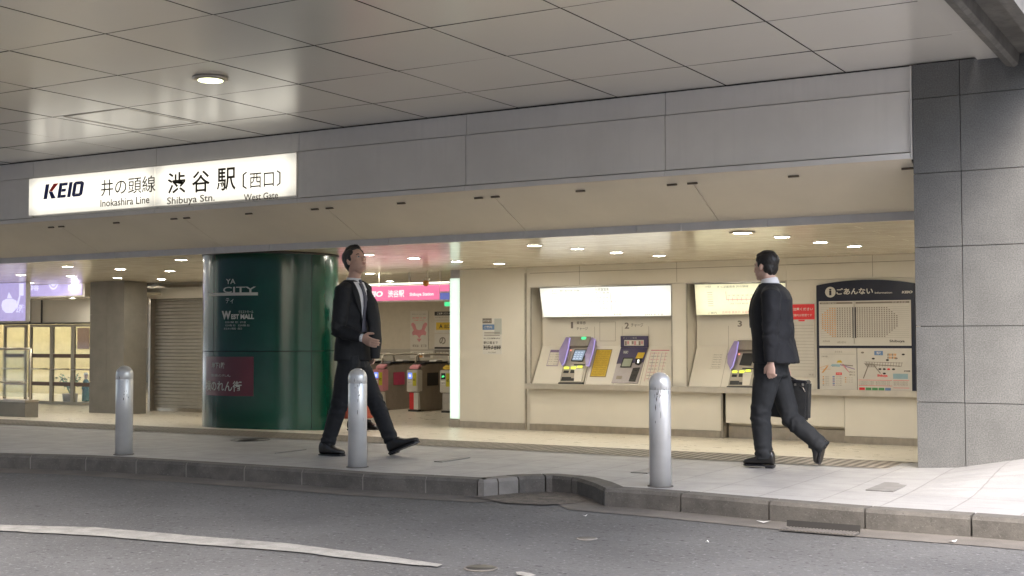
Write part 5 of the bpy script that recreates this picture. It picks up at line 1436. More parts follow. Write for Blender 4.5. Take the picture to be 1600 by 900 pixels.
def ell(mb, c, ax, r, n=14):
    """ellipsoid: centre, three axes, three radii"""
    V = []; F = []
    for i in range(n + 1):
        ph = math.pi * i / n
        for j in range(2 * n):
            th = math.pi * j / n
            V.append(Vector(c) + ax[0] * (r[0] * math.sin(ph) * math.cos(th)) + ax[1] * (r[1] * math.sin(ph) * math.sin(th)) + ax[2] * (r[2] * math.cos(ph)))
    m_ = 2 * n
    for i in range(n):
        for j in range(m_):
            F.append((i * m_ + j, (i + 1) * m_ + j, (i + 1) * m_ + (j + 1) % m_, i * m_ + (j + 1) % m_))
    mb.add(V, F, 0, True)
def tubee(mb, pts, rad, side, n=18, ex=2.0, horizontal=False):
    """tube with elliptic sections; rad = [(r_along_normal, r_along_side)]"""
    pts = [Vector(p) for p in pts]; V = []; F = []
    for i, p in enumerate(pts):
        t = (pts[min(i + 1, len(pts) - 1)] - pts[max(i - 1, 0)]).normalized()
        if horizontal: t = Z if horizontal is True else horizontal
        sd = (side - t * side.dot(t)).normalized(); nn = sd.cross(t).normalized()
        ra, rb = rad[i] if isinstance(rad[i], tuple) else (rad[i], rad[i])
        for k in range(n):
            th = 2 * math.pi * k / n; c, s = math.cos(th), math.sin(th)
            c2 = math.copysign(abs(c) ** (2 / ex), c); s2 = math.copysign(abs(s) ** (2 / ex), s)
            V.append(p + nn * ra * c2 + sd * rb * s2)
    for j in range(len(pts) - 1):
        for k in range(n):
            k2 = (k + 1) % n; F.append((j * n + k, j * n + k2, (j + 1) * n + k2, (j + 1) * n + k))
    F += [tuple(range(n))[::-1], tuple((len(pts) - 1) * n + k for k in range(n))]
    mb.add(V, F, 0, True)
def fuse(mb, name, material, parent, voxel=.008, smooth_=3, disp=0.0, dscale=(7, 7, 12), seed=0.0, folds=()):
    """weld the overlapping shapes into one skin"""
    o = mb.build(name, material, parent, recalc=False)
    bm = bmesh.new(); bm.from_mesh(o.data); bmesh.ops.recalc_face_normals(bm, faces=bm.faces); bm.to_mesh(o.data); bm.free()
    a = o.modifiers.new("r", 'REMESH'); a.mode = 'VOXEL'; a.voxel_size = voxel; a.use_smooth_shade = True
    b = o.modifiers.new("s", 'SMOOTH'); b.factor = .5; b.iterations = smooth_
    dg = bpy.context.evaluated_depsgraph_get(); dg.update()
    me = bpy.data.meshes.new_from_object(o.evaluated_get(dg)); o.modifiers.clear(); old = o.data; o.data = me; bpy.data.meshes.remove(old)
    if disp > 0 or folds:
        off = parent.location
        nr = [v.normal.copy() for v in me.vertices]
        for v, nv in zip(me.vertices, nr):
            p = v.co; q = Vector((p.x * dscale[0] + seed, p.y * dscale[1], p.z * dscale[2]))
            d = (1 - 2 * abs(noise.noise(q))) * .6 + noise.noise(q * 2.1) * .5
            k = disp * d
            for (c, r_, amp, direc, freq) in folds:      # creases gathered round a joint
                w_ = (p + off - c).length / r_
                if w_ < 1:
                    k += 1.7 * amp * (1 - w_) ** 1.2 * math.sin((p + off - c).dot(direc) * freq + noise.noise(p * 18) * 3.2)
            v.co += nv * k
    for p in me.polygons: p.use_smooth = True
    if not me.materials: me.materials.append(material)
    return o
def bvh_world(o):
    off = o.matrix_world.translation if False else (o.parent.location if o.parent else Vector())
    return BVHTree.FromPolygons([v.co + off for v in o.data.vertices], [tuple(p.vertices) for p in o.data.polygons])
def draped(mb, bvh, rows, direc, off, thick=.004, ncol=8, side=None):
    """a strip of cloth laid on a garment. rows: [(left point, right point)] as start points out in front; cast along direc"""
    G = []
    last = None
    for a, b in rows:
        row = []
        for k in range(ncol + 1):
            p = a.lerp(b, k / ncol); h = bvh.ray_cast(p, direc)
            if h[0] is None:
                nr_ = bvh.find_nearest(p + direc * .35); q = nr_[0] + nr_[1] * off
            else: q = h[0] - direc * off
            row.append(q)
        G.append(row)
    nr, nc = len(G), ncol + 1
    V = [p for r_ in G for p in r_] + [p + direc * (thick) for r_ in G for p in r_]
    F = []; N_ = nr * nc
    for i in range(nr - 1):
        for j in range(nc - 1):
            F.append((i * nc + j, i * nc + j + 1, (i + 1) * nc + j + 1, (i + 1) * nc + j)); F.append(tuple(N_ + x for x in (i * nc + j, (i + 1) * nc + j, (i + 1) * nc + j + 1, i * nc + j + 1)))
    for i in range(nr - 1):
        F.append((i * nc, (i + 1) * nc, N_ + (i + 1) * nc, N_ + i * nc)); F.append((i * nc + nc - 1, N_ + i * nc + nc - 1, N_ + (i + 1) * nc + nc - 1, (i + 1) * nc + nc - 1))
    for j in range(nc - 1):
        F.append((j, N_ + j, N_ + j + 1, j + 1)); F.append(((nr - 1) * nc + j, (nr - 1) * nc + j + 1, N_ + (nr - 1) * nc + j + 1, N_ + (nr - 1) * nc + j))
    mb.add(V, F, 0, True)

def head_shapes(mb, c, f, l, u, s=1.0):
    """cranium, jaw, nose, lips, ears around the head centre"""
    P = lambda a, b, d: c + f * a * s + l * b * s + u * d * s
    ax = (f, l, u)
    ell(mb, P(-.008, 0, .032), ax, (.094 * s, .075 * s, .090 * s)); ell(mb, P(.026, 0, -.035), ax, (.064 * s, .060 * s, .080 * s))
    ell(mb, P(.058, 0, -.090), ax, (.026 * s, .030 * s, .020 * s)); ell(mb, P(-.01, .048, -.055), ax, (.05 * s, .016 * s, .03 * s)); ell(mb, P(-.01, -.048, -.055), ax, (.05 * s, .016 * s, .03 * s))
    ell(mb, P(.072, 0, .022), ax, (.018 * s, .048 * s, .012 * s))      # brow
    tubee(mb, [P(.080, 0, .012), P(.094, 0, -.012), P(.106, 0, -.030)], [.008 * s, .010 * s, .013 * s], l, 10)
    ell(mb, P(.098, .0, -.036), ax, (.014 * s, .018 * s, .009 * s))
    ell(mb, P(.083, 0, -.058), ax, (.012 * s, .022 * s, .006 * s)); ell(mb, P(.081, 0, -.068), ax, (.012 * s, .019 * s, .006 * s))
    for k in (1, -1):
        ell(mb, P(-.006, .077 * k, -.004), (f * .9 + u * .1, (l * k + f * -.4).normalized(), u), (.017 * s, .008 * s, .030 * s)); ell(mb, P(.060, .040 * k, -.012), ax, (.022 * s, .018 * s, .018 * s))
def head_parts(t, c, f, l, u, s=1.0, style=0):
    P = lambda a, b, d: c + f * a * s + l * b * s + u * d * s
    ax = (f, l, u)
    for k in (1, -1):
        mb = MB(); ell(mb, P(.0785, .030 * k, .004), ax, (.008 * s, .013 * s, .0055 * s), 8); e = mb.build("eye", M['eyewhite'], t)
        mb = MB(); ell(mb, P(.0835, .030 * k, .004), ax, (.005 * s, .006 * s, .0056 * s), 8); mb.build("iris", M['ink'], e)
        mb = MB(); tubee(mb, [P(.083, .014 * k, .024), P(.087, .030 * k, .029), P(.076, .047 * k, .024)], [.003 * s, .004 * s, .002 * s], u, 8); mb.build("eyebrow", M['hair'], t)
    mb = MB(); ell(mb, P(.0875, 0, -.058), ax, (.009 * s, .019 * s, .0045 * s), 8); ell(mb, P(.086, 0, -.067), ax, (.009 * s, .016 * s, .0048 * s), 8); mb.build("lips", M['lips'], t)
    mb = MB()
    ell(mb, P(-.030, 0, .060), ax, (.092 * s, .083 * s, .076 * s)); ell(mb, P(-.052, 0, .005), ax, (.056 * s, .074 * s, .080 * s))
    if style == 0:
        ell(mb, P(.034, 0, .100), (f, l, u), (.042 * s, .058 * s, .026 * s)); ell(mb, P(.0, 0, .118), (f, l, u), (.07 * s, .06 * s, .028 * s))
    else:
        ell(mb, P(.034, 0, .098), (f, l, u), (.044 * s, .060 * s, .026 * s)); ell(mb, P(-.02, 0, .115), (f, l, u), (.07 * s, .06 * s, .030 * s))
    for k in (1, -1): ell(mb, P(.008, .068 * k, .030), ax, (.022 * s, .012 * s, .035 * s)); ell(mb, P(.012, .058 * k, .066), ax, (.045 * s, .02 * s, .032 * s))
    fuse(mb, "hair", M['hair'], t, .006, 1, .004, (40, 40, 25))
def hand(mb, wrist, d, palmn, thumb, s=1.0, curl=.35, spread=.10):
    """palm and five fingers. d: pointing direction, palmn: normal the fingers curl towards, thumb: side the thumb leaves from"""
    d = d.normalized(); thumb = (thumb - d * thumb.dot(d)).normalized(); palmn = d.cross(thumb).normalized() if palmn is None else (palmn - d * palmn.dot(d) - thumb * palmn.dot(thumb)).normalized()
    w_ = wrist
    tubee(mb, [w_ - d * .03 * s, w_ + d * .015 * s, w_ + d * .055 * s, w_ + d * .092 * s], [(.020 * s, .026 * s), (.019 * s, .032 * s), (.016 * s, .041 * s), (.012 * s, .038 * s)], thumb, 14)
    for k, (o_, ln) in enumerate(((.030, .072), (.010, .080), (-.010, .075), (-.029, .058))):
        b = w_ + d * .085 * s + thumb * o_ * s; dd = (d + thumb * o_ * spread * 40 * .1).normalized(); pts = [b - d * .02 * s, b]
        seg = [.42, .32, .26]; ang = 0
        for q, sg in enumerate(seg):
            ang += curl * (1 + .15 * k) * (1.0 if q == 0 else .9); v = dd * math.cos(ang) + palmn * math.sin(ang); pts.append(pts[-1] + v * ln * sg * s)
        tubee(mb, pts, [.0095 * s, .0095 * s, .0088 * s, .0082 * s, .0065 * s], thumb, 10)
    b = w_ + d * .02 * s + thumb * .026 * s
    v1 = (d * .65 + thumb * .75 + palmn * .25).normalized(); v2 = (d * .9 + thumb * .3 + palmn * .35).normalized()
    tubee(mb, [b - v1 * .01 * s, b + v1 * .035 * s, b + v1 * .035 * s + v2 * .030 * s, b + v1 * .035 * s + v2 * .052 * s], [.013 * s, .012 * s, .010 * s, .007 * s], palmn, 10)
def shoe(t, heel, toe, upd, wide, label=None):
    """leather shoe: heel and toe are on the sole line, upd its up direction"""
    d = (toe - heel); L_ = d.length; d.normalize(); up = (upd - d * upd.dot(d)).normalized(); sd = up.cross(d)
    mb = MB()
    prof = [(.0, .030, .045), (.05, .036, .058), (.16, .038, .064), (.30, .037, .058), (.45, .040, .046), (.62, .046, .033), (.80, .045, .026), (.93, .034, .021), (1.0, .014, .014)]
    pts = [heel + d * (a * L_) + up * (.012 + h) for a, w_, h in prof]
    tubee(mb, pts, [(h * .98, w_) for a, w_, h in prof], sd, 16, 2.5, horizontal=d)
    tubee(mb, [heel + d * L_ * .26 + up * .07, heel + d * L_ * .27 + up * .12], [(.052, .040), (.05, .042)], sd, 14)
    o = fuse(mb, "shoe", M['shoe'], t, .006, 2)
    mb = MB(); P_ = []
    for a, w_, h in prof: P_.append((a, w_ * 1.06))
    V = []; 
    for z0_ in (0, .013):
        for a, w_ in P_: V.append(heel + d * a * L_ + sd * w_ + up * z0_)
        for a, w_ in reversed(P_): V.append(heel + d * a * L_ - sd * w_ + up * z0_)
    n_ = len(P_) * 2
    mb.add(V, [tuple(range(n_)), tuple(range(2 * n_ - 1, n_ - 1, -1))] + [(i, i + n_, (i + 1) % n_ + n_, (i + 1) % n_) for i in range(n_)])
    hb_ = [(x, y) for x, y in ((.02, .8), (.25, 1), (.25, -1), (.02, -.8))]
    V = [heel + d * L_ * a + sd * .034 * b - up * .012 for a, b in hb_] + [heel + d * L_ * a + sd * .034 * b + up * .001 for a, b in hb_]
    mb.add(V, [(0, 1, 2, 3), (7, 6, 5, 4), (0, 4, 5, 1), (1, 5, 6, 2), (2, 6, 7, 3), (3, 7, 4, 0)])
    mb.build("sole", M['blackpl'], o)

# ------------------------------------------------------------------ man walking to the right, chin raised
YC = 8.87
def J(u, v, dy=0.0): return ony(u, v, YC + dy)
f, l = Vector((1, 0, 0)), Vector((0, 1, 0))
base = J(560, 711); base.z = 0
t = thing("person", base, "man in an open charcoal suit and slate tie striding right with his chin raised", "person")
hipR, hipL = J(546, 566, -.085), J(558, 566, .085)
kneeR, kneeL = J(529, 636, -.10), J(589, 634, .11)
ankR, ankL = J(512, 693, -.13), J(612, 688, .13)
shR, shL = J(537, 455, -.17), J(567, 452, .17)
elR, wrR = J(528, 517, -.24), J(566, 528, -.20)
elL, wrL = J(567, 512, .23), J(578, 548, .20)
nb, hc_ = J(552, 441), J(556, 409)
hf = Vector((.86, -.20, .42)).normalized(); hl = Z.cross(hf).normalized(); hu = hf.cross(hl)
# body under the clothes: one skin
mb = MB()
head_shapes(mb, hc_, hf, hl, hu, 1.05)
tubee(mb, [nb + Z * -.05, nb + Z * .02, hc_ + hu * -.06 - hf * .012, hc_ + hf * -.01], [.062, .055, .054, .05], l)
tubee(mb, [J(552, 568), J(553, 520), J(553, 470), nb + Z * -.03], [(.09, .13), (.08, .12), (.09, .14), (.05, .07)], l)
for a, b, c_ in ((shR, elR, wrR), (shL, elL, wrL)): tubee(mb, [nb + Z * -.05, a, a.lerp(b, .5), b, b.lerp(c_, .5), c_], [.04, .042, .038, .034, .032, .024], f)
for a, b, c_ in ((hipR, kneeR, ankR), (hipL, kneeL, ankL)): tubee(mb, [J(552, 560), a, a.lerp(b, .5), b, b.lerp(c_, .4), c_, c_ + Z * -.04], [.06, .062, .055, .045, .045, .033, .035], l)
hd = (J(595, 543, -.21) - wrR)
hand(mb, wrR, hd, Vector((0, .9, -.5)), Vector((.35, -.25, .9)), 1.12, .25)
hand(mb, wrL, Vector((.3, -.1, -1)), Vector((0, -1, 0)), Vector((1, 0, .2)), 1.0, .4)
fuse(mb, "body", M['skin'], t, .0055, 1)
head_parts(t, hc_, hf, hl, hu, 1.05)
# trousers
mb = MB()
def trouser(a, b, c_, extra=0):
    tubee(mb, [a + Z * .06, a, a.lerp(b, .35), a.lerp(b, .75), b, b.lerp(c_, .35), b.lerp(c_, .75), c_ + Z * -.005], [(.10, .09), (.105, .094), (.098, .090), (.080, .076), (.076, .072), (.073, .068), (.066, .062), (.064, .060)], l)
trouser(hipR, kneeR, ankR); trouser(hipL, kneeL, ankL)
tubee(mb, [J(552, 575), J(552, 556), J(553, 535)], [(.115, .165), (.115, .17), (.10, .155)], l, horizontal=True)
fuse(mb, "trousers", M['suit'], t, .009, 3, .0045, (9, 9, 5), 3.1, folds=[(kneeR, .16, .005, Vector((.3, .3, 1)), 75), (kneeL, .16, .005, Vector((-.3, .3, 1)), 75), (ankR, .15, .006, Vector((0, .3, 1)), 95), (ankL, .15, .006, Vector((0, .3, 1)), 95), (hipL.lerp(hipR, .5), .22, .005, Vector((.7, 0, .7)), 60)])
# jacket
mb = MB()
secs = [((552, 563), .125, .205), ((552, 545), .125, .20), ((553, 520), .118, .180), ((553, 500), .122, .182), ((554, 478), .130, .195), ((553, 462), .125, .205), ((552, 452), .105, .195), ((551, 444), .082, .135), ((551, 438), .066, .085)]
tubee(mb, [J(*s_[0]) for s_ in secs], [(a, b) for _, a, b in secs], l, 28, 2.3, horizontal=True)
for a, b, c_ in ((shR, elR, wrR), (shL, elL, wrL)):
    tubee(mb, [a + (nb - a) * .35 + Z * .0, a, a.lerp(b, .3), a.lerp(b, .75), b, b.lerp(c_, .3), b.lerp(c_, .95)], [(.060, .062), (.082, .078), (.076, .074), (.066, .064), (.064, .062), (.060, .058), (.048, .046)], f)
# open front flap hanging forward on the far side, and the skirt's swing
tubee(mb, [J(586, 560, .05), J(587, 535, .05), J(585, 505, .05), J(580, 475, .06), J(572, 455, .06)], [(.028, .05), (.036, .07), (.038, .08), (.04, .08), (.03, .06)], l, 16)
jk = fuse(mb, "jacket", M['suit'], t, .008, 3, .006, (7, 7, 4), 1.0, folds=[(elR, .15, .007, Vector((.5, .2, .9)), 80), (shR + Z * -.06, .14, .005, Vector((.8, 0, .6)), 60), (J(553, 515, -.1), .2, .004, Vector((.5, 0, .9)), 55)])
mt_ = MB(); tubee(mt_, [J(*s_[0]) for s_ in secs], [(a + .004, b + .004) for _, a, b in secs], l, 48, 2.3, horizontal=True)
bv = BVHTree.FromPolygons(mt_.v, mt_.f)
zT, zB = J(553, 441).z, J(575, 513).z
FD1 = Vector((math.cos(.22), -math.sin(.22), 0)); SD1 = Z.cross(FD1); C1 = Vector((J(554, 500).x, YC, 0))
def vrow(z, w0, w1): return (C1 + FD1 * 1.0 + SD1 * w0 + Z * z, C1 + FD1 * 1.0 + SD1 * w1 + Z * z)
mb = MB(); rows = []
for k in range(15):
    q = k / 14; z = zT + (zB - zT) * q; w_ = .058 * (1 - q) ** .9 + .012 + .010 * math.sin(math.pi * q); rows.append(vrow(z, -w_, w_))
draped(mb, bv, rows, -FD1, .008); mb.build("shirt_front", M['shirt'], t)
mb = MB()
rows = []
for k in range(16):
    q = k / 15; z = zT - .012 + (zB - .02 - zT) * q; w_ = .016 + .022 * q if q > .09 else .024; rows.append(vrow(z, .005 - w_, .005 + w_))
draped(mb, bv, rows, -FD1, .018, .006, 4); mb.build("tie", M['tie'], t)
for sgn_ in (-1, 1):
    mb = MB(); rows = []
    for k in range(15):
        q = k / 14; z = zT + .015 + (zB - .01 - zT) * q; w_ = .058 * (1 - q) ** .9 + .012 + .010 * math.sin(math.pi * q)
        lw = .055 * math.sin(math.pi * min(1, q * 1.25 + .12)) ** .7 + .006 if q < .8 else .012
        a, b = sgn_ * w_, sgn_ * (w_ + lw); rows.append(vrow(z, min(a, b), max(a, b)))
    draped(mb, bv, rows, -FD1, .014, .006, 4); mb.build("lapel", M['suit'], t)
mb = MB()
cdir = (hc_ - nb).normalized()
tubee(mb, [nb + Z * -.012, nb + Z * .012 + f * .004, nb + Z * .038 + f * .006], [(.074, .076), (.068, .070), (.061, .062)], l, 24)
mb.build("collar", M['shirt'], t)
mb = MB()
for sgn_ in (-1, 1):
    c0 = nb + f * .066 + Z * .022; mb.add([c0 + l * .004 * sgn_, c0 + l * .05 * sgn_ - f * .02 + Z * .012, c0 + l * .055 * sgn_ - f * .004 - Z * .045, c0 + l * .012 * sgn_ + f * .02 - Z * .012], [(0, 1, 2, 3)])
mb.build("collar_points", M['shirt'], t)
mb = MB(); c0 = nb + f * .078 + Z * .004; ell(mb, c0, (f, l, Z), (.014, .02, .02), 8); mb.build("tie_knot", M['tie'], t)
mb = MB(); dcf = (wrR - elR).normalized(); tubee(mb, [wrR - dcf * .02, wrR + dcf * .012], [(.034, .036), (.033, .035)], f, 16); mb.build("shirt_cuff", M['shirt'], t)
shoe(t, J(501, 711.5, -.13), J(538, 712.5, -.14), Z, 1)
hL = J(610, 709.5, .13); tL = J(655, 691, .14); shoe(t, hL, tL, (tL - hL).cross(Vector((0, -1, 0))).normalized() if (tL - hL).cross(Vector((0, -1, 0))).z > 0 else -(tL - hL).cross(Vector((0, -1, 0))).normalized(), 1)

# ------------------------------------------------------------------ man walking to the left with a briefcase
YC = 9.66
f, l = Vector((-1, 0, 0)), Vector((0, -1, 0))
base = J(1205, 731); base.z = 0
t = thing("person", base, "man in a dark grey suit walking left past the ticket machines, one foot lifted behind", "person")
hipN, hipF = J(1200, 578, -.085), J(1212, 578, .085)
kneeN, ankN = J(1188, 648, -.09), J(1194, 713, -.09)
kneeF, ankF = J(1236, 655, .09), J(1284, 697, .09)
shN, shF = J(1205, 462, -.19), J(1203, 460, .18)
elN, wrN = J(1204, 520, -.24), J(1204, 566, -.235)
elF, wrF = J(1214, 522, .22), J(1226, 572, .20)
nb, hc_ = J(1203, 443), J(1196, 418)
hf = Vector((-.94, .30, .04)).normalized(); hl = Z.cross(hf).normalized(); hu = hf.cross(hl)
mb = MB()
head_shapes(mb, hc_, hf, hl, hu, .95)
tubee(mb, [nb + Z * -.05, nb + Z * .01, hc_ + hu * -.06 - hf * .02, hc_ - hf * .02], [.064, .058, .056, .05], l)
tubee(mb, [J(1206, 580), J(1207, 530), J(1206, 475), nb + Z * -.03], [(.09, .13), (.09, .12), (.1, .14), (.05, .07)], l)
for a, b, c_ in ((shN, elN, wrN), (shF, elF, wrF)): tubee(mb, [nb + Z * -.05, a, a.lerp(b, .5), b, b.lerp(c_, .5), c_], [.04, .042, .038, .034, .032, .024], f)
for a, b, c_ in ((hipN, kneeN, ankN), (hipF, kneeF, ankF)): tubee(mb, [J(1206, 572), a, a.lerp(b, .5), b, b.lerp(c_, .4), c_, c_.lerp(b, -.02)], [.06, .062, .055, .045, .045, .033, .030], l)
hand(mb, wrN + Z * -.005, Vector((.02, -.02, -1)), Vector((.5, .85, 0)), Vector((-1, .1, -.1)), .95, .55)
hand(mb, wrF, Vector((.25, 0, -1)), Vector((0, -1, 0)), Vector((-1, 0, -.2)), .95, 1.15)
fuse(mb, "body", M['skin2'], t, .0055, 1)
head_parts(t, hc_, hf, hl, hu, .95, 1)
mb = MB()
def trouser(a, b, c_, w_=1.0, sh=()):
    tubee(mb, [a + Z * .06, a, a.lerp(b, .35), a.lerp(b, .75), b, b.lerp(c_, .35), b.lerp(c_, .75), c_.lerp(b, -.07)], [(.105 * w_, .09), (.11 * w_, .094), (.102 * w_, .090), (.086 * w_, .078), (.082 * w_, .075), (.078 * w_, .070), (.070 * w_, .065), (.068 * w_, .063)], l)
trouser(hipN, kneeN, ankN, .98); trouser(hipF, kneeF, ankF, .92)
tubee(mb, [J(1205, 588), J(1205, 570), J(1206, 545)], [(.13, .165), (.13, .17), (.12, .155)], l, horizontal=True)
fuse(mb, "trousers", M['trouser2'], t, .009, 3, .0045, (9, 9, 5), 5.1, folds=[(kneeN, .16, .005, Vector((.3, .3, 1)), 75), (kneeF, .18, .006, Vector((-.8, .3, .6)), 75), (ankN, .16, .006, Vector((0, .3, 1)), 95), (ankF, .14, .004, Vector((.7, .3, -.7)), 80), (hipN, .22, .005, Vector((.7, 0, .7)), 60)])
mb = MB()
secs = [((1213, 567), .172, .205), ((1211, 550), .168, .200), ((1208, 528), .158, .19), ((1206, 505), .162, .19), ((1205, 485), .160, .20), ((1207, 468), .143, .205), ((1207, 456), .115, .19), ((1206, 449), .095, .135), ((1204, 443), .070, .085)]
tubee(mb, [J(*s_[0]) for s_ in secs], [(a, b) for _, a, b in secs], l, 28, 2.2, horizontal=True)
for a, b, c_ in ((shN, elN, wrN), (shF, elF, wrF)):
    tubee(mb, [a + (nb - a) * .35, a, a.lerp(b, .3), a.lerp(b, .75), b, b.lerp(c_, .3), b.lerp(c_, .98)], [(.060, .062), (.082, .078), (.075, .072), (.067, .064), (.066, .062), (.061, .058), (.050, .048)], f)
jk = fuse(mb, "jacket", M['suit2'], t, .008, 3, .006, (7, 7, 4), 8.0, folds=[(elN, .17, .006, Vector((.3, .2, .9)), 70), (shN + Z * -.08, .14, .005, Vector((.8, 0, .6)), 60), (J(1225, 520, -.05), .22, .005, Vector((.5, 0, .9)), 45)])
mb = MB(); tubee(mb, [nb + Z * -.01, nb + Z * .014, nb + Z * .040 + f * .004], [(.080, .080), (.070, .070), (.063, .063)], l, 24); mb.build("collar", M['shirt'], t)
bv = bvh_world(jk); zT, zB = J(1203, 446).z, J(1203, 510).z
mb = MB(); rows = []
for k in range(13):
    q = k / 12; z = zT + (zB - zT) * q; w_ = .055 * (1 - q) + .006; rows.append((Vector((base.x - 1, YC - w_, z)), Vector((base.x - 1, YC + w_, z))))
draped(mb, bv, rows, Vector((1, 0, 0)), .008); mb.build("shirt_front", M['shirt'], t)
mb = MB(); rows = [(Vector((base.x - 1, YC - .012 - .012 * q / 12, zT - .01 + (zB - zT) * q / 12)), Vector((base.x - 1, YC + .012 + .012 * q / 12, zT - .01 + (zB - zT) * q / 12))) for q in range(13)]
draped(mb, bv, rows, Vector((1, 0, 0)), .016, .006, 4); mb.build("tie", M['tie'], t)
# lapel and vent lines on the visible side
for sgn_ in (-1, 1):
    mb = MB(); rows = []
    for k in range(13):
        q = k / 12; z = zT + .01 + (zB - zT) * q; w_ = .055 * (1 - q) + .006; lw = .05 * math.sin(math.pi * min(1, q + .15)) + .006; a, b = sgn_ * w_, sgn_ * (w_ + lw)
        rows.append((Vector((base.x - 1, YC + min(a, b), z)), Vector((base.x - 1, YC + max(a, b), z))))
    draped(mb, bv, rows, Vector((1, 0, 0)), .013, .006, 4); mb.build("lapel", M['suit2'], t)
hN = J(1210, 730.5, -.09); tN = J(1162, 728.5, -.09); hN.z = tN.z = .013 ; shoe(t, hN, tN, Z, 1)
hF = J(1291, 688, .09); tF = J(1281, 726, .09); shoe(t, hF, tF, Vector((-1, 0, -.25)), 1)
# briefcase held low behind him
BY = YC + .215
A_ = Plane((0, BY, 0), (1, 0, 0), Z)
def bq(u, v): return A_.px(u, v)
c4 = [bq(1204, 592), bq(1266, 596), bq(1264, 657), bq(1203, 650)]
bc = A_.at((c4[2][0] + c4[3][0]) / 2, c4[3][1])
tb = thing("briefcase", bc, "black soft briefcase hanging from the right hand man's far hand", "briefcase")
mb = MB(); mb.prism(A_, c4, -.055, .055); mb.build("case_body", M['bag'], tb, bevel=.018)
mb = MB(); mb.prism(A_, [bq(1206, 590.5), bq(1264, 594.5), bq(1264, 600), bq(1206, 596)], -.058, .058); mb.build("top_flap", M['blackpl'], tb, bevel=.008)
mb = MB()
h0, h1 = A_.at(*bq(1218, 593), .02), A_.at(*bq(1246, 595), .02); gp_ = wrF + Vector((.025, 0, -.085))
mb.tube([h0, h0.lerp(gp_, .6) + Vector((-.01, 0, .0)), gp_ + Vector((-.02, 0, .0)), gp_ + Vector((.02, 0, 0)), h1.lerp(gp_, .6) + Vector((.01, 0, 0)), h1], .009, 8); mb.build("handle", M['blackpl'], tb)
mb = MB(); 
for u in (1218, 1246, 1258):
    a_, b_ = bq(u, 600); mb.rect(A_, a_ - .008, a_ + .008, b_ - .012, b_ + .006, .055, .064)
    
mb.tube([A_.at(*bq(1253, 602), .062), A_.at(*bq(1259, 606), .066), A_.at(*bq(1262, 612), .062)], .004, 6); mb.build("buckle", M['steel'], tb)

# ------------------------------------------------------------------ person in a rust red coat, mostly behind the first man
p0 = onfloor(560, 673); YC = p0.y
f, l = Vector((1, 0, 0)), Vector((0, 1, 0))
t = thing("person", p0, "person in a rust red coat seen behind the striding man's legs", "person")
def K_(u, v, dy=0.0): return ony(u, v, YC + dy)
sc = (K_(566, 573).z - K_(566, 673).z) / 100      # metres per pixel here
def C_(dx, h, dy=0.0): return Vector((p0.x + dx, p0.y + dy, p0.z + h))
hc_ = C_(0.0, 1.40); nb = C_(0, 1.27)
mb = MB(); head_shapes(mb, hc_, f, l, Z, .92); tubee(mb, [C_(0, 1.2), nb, hc_], [.06, .05, .045], l)
tubee(mb, [C_(0, .70), C_(0, 1.0), C_(0, 1.22)], [(.09, .13), (.08, .11), (.08, .14)], l)
for s_ in (-1, 1):
    tubee(mb, [C_(0, .75, .07 * s_), C_(.02 * s_, .45, .07 * s_), C_(.06 * s_, .07, .07 * s_)], [.07, .05, .034], l)
    tubee(mb, [C_(0, 1.2, .15 * s_), C_(-.02, .95, .18 * s_), C_(-.02, .73, .18 * s_)], [.04, .035, .025], l); hand(mb, C_(-.02, .73, .18 * s_), Vector((.2, 0, -1)), Vector((0, -s_, 0)), Vector((1, 0, 0)), .9)
fuse(mb, "body", M['skin2'], t, .008, 1); head_parts(t, hc_, f, l, Z, .92)
mb = MB(); tubee(mb, [C_(0, .16), C_(0, .45), C_(0, .75), C_(0, .95), C_(0, 1.12), C_(0, 1.22), C_(0, 1.26)], [(.20, .24), (.175, .215), (.14, .18), (.12, .16), (.12, .18), (.10, .17), (.06, .09)], l, 24, horizontal=True)
for s_ in (-1, 1): tubee(mb, [C_(0, 1.19, .13 * s_), C_(-.02, .95, .18 * s_), C_(-.02, .75, .18 * s_)], [.07, .06, .055], l)
fuse(mb, "coat", M['coatred'], t, .012, 3, .006)
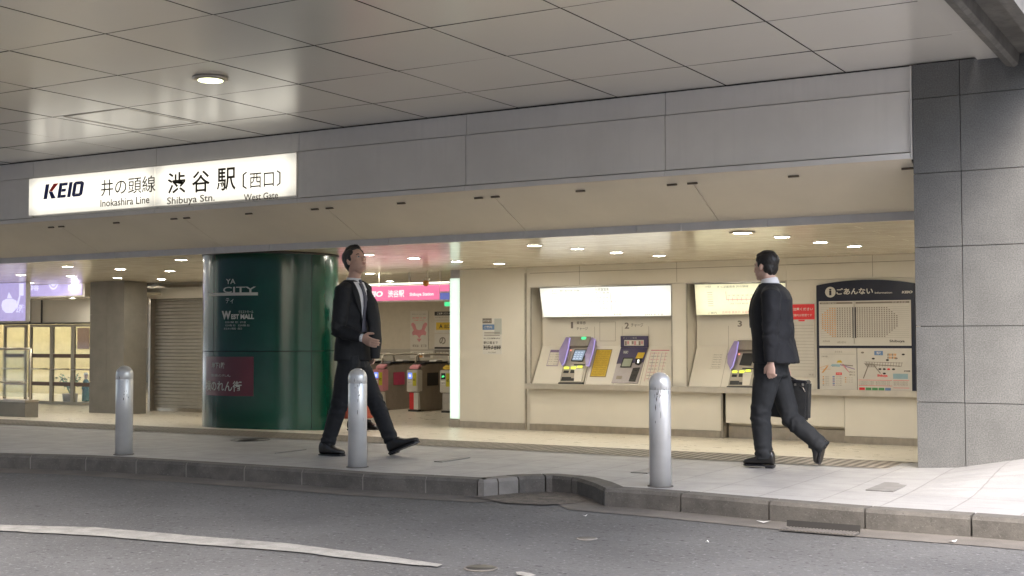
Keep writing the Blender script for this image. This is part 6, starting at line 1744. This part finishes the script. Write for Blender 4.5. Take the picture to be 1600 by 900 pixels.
for s_ in (-1, 1): a = C_(.06 * s_ - .04, .0, .07 * s_); shoe(t, a + Z * .013, a + f * .23 + Z * .013, Z, 1)

# ------------------------------------------------------------------ small figure in green behind the doors
YC = 18.6; g0 = ony(134, 640, YC); g0.z = FZ
t = thing("person", g0, "small figure in teal with a white cap half hidden by the brown square pillar", "person")
p0 = g0; hgt = ony(134, 582, YC).z - FZ; k_ = hgt / 1.15
def C_(dx, h, dy=0.0): return Vector((p0.x + dx * k_, p0.y + dy * k_, p0.z + h * k_))
hc_ = C_(0, 1.03); f, l = Vector((-1, 0, 0)), Vector((0, -1, 0))
mb = MB(); head_shapes(mb, hc_, f, l, Z, .95 * k_); tubee(mb, [C_(0, .85), hc_], [.045 * k_, .04 * k_], l); tubee(mb, [C_(0, .4), C_(0, .85)], [.08 * k_, .07 * k_], l)
for s_ in (-1, 1): tubee(mb, [C_(0, .45, .05 * s_), C_(0, .0, .05 * s_)], [.05 * k_, .04 * k_], l); tubee(mb, [C_(0, .84, .09 * s_), C_(0, .62, .13 * s_), C_(-.05, .48, .13 * s_)], [.035 * k_, .03 * k_, .02 * k_], l); hand(mb, C_(-.05, .48, .13 * s_), Vector((-.1, 0, -1)), Vector((0, s_, 0)), Vector((-1, 0, 0)), .7 * k_)
fuse(mb, "body", M['skin'], t, .008, 1)
mb = MB(); tubee(mb, [C_(0, .02), C_(0, .3), C_(0, .6), C_(0, .84), C_(0, .89)], [(.15 * k_, .15 * k_), (.14 * k_, .15 * k_), (.11 * k_, .13 * k_), (.09 * k_, .12 * k_), (.04 * k_, .05 * k_)], l, 20)
for s_ in (-1, 1): tubee(mb, [C_(0, .83, .08 * s_), C_(0, .62, .13 * s_), C_(-.05, .50, .13 * s_)], [.05 * k_, .045 * k_, .04 * k_], l)
fuse(mb, "gown", M['teal'], t, .01, 2)
mb = MB(); ell(mb, hc_ + Z * .055 * k_, (f, l, Z), (.095 * k_, .085 * k_, .065 * k_)); mb.build("cap", M['white'], t)
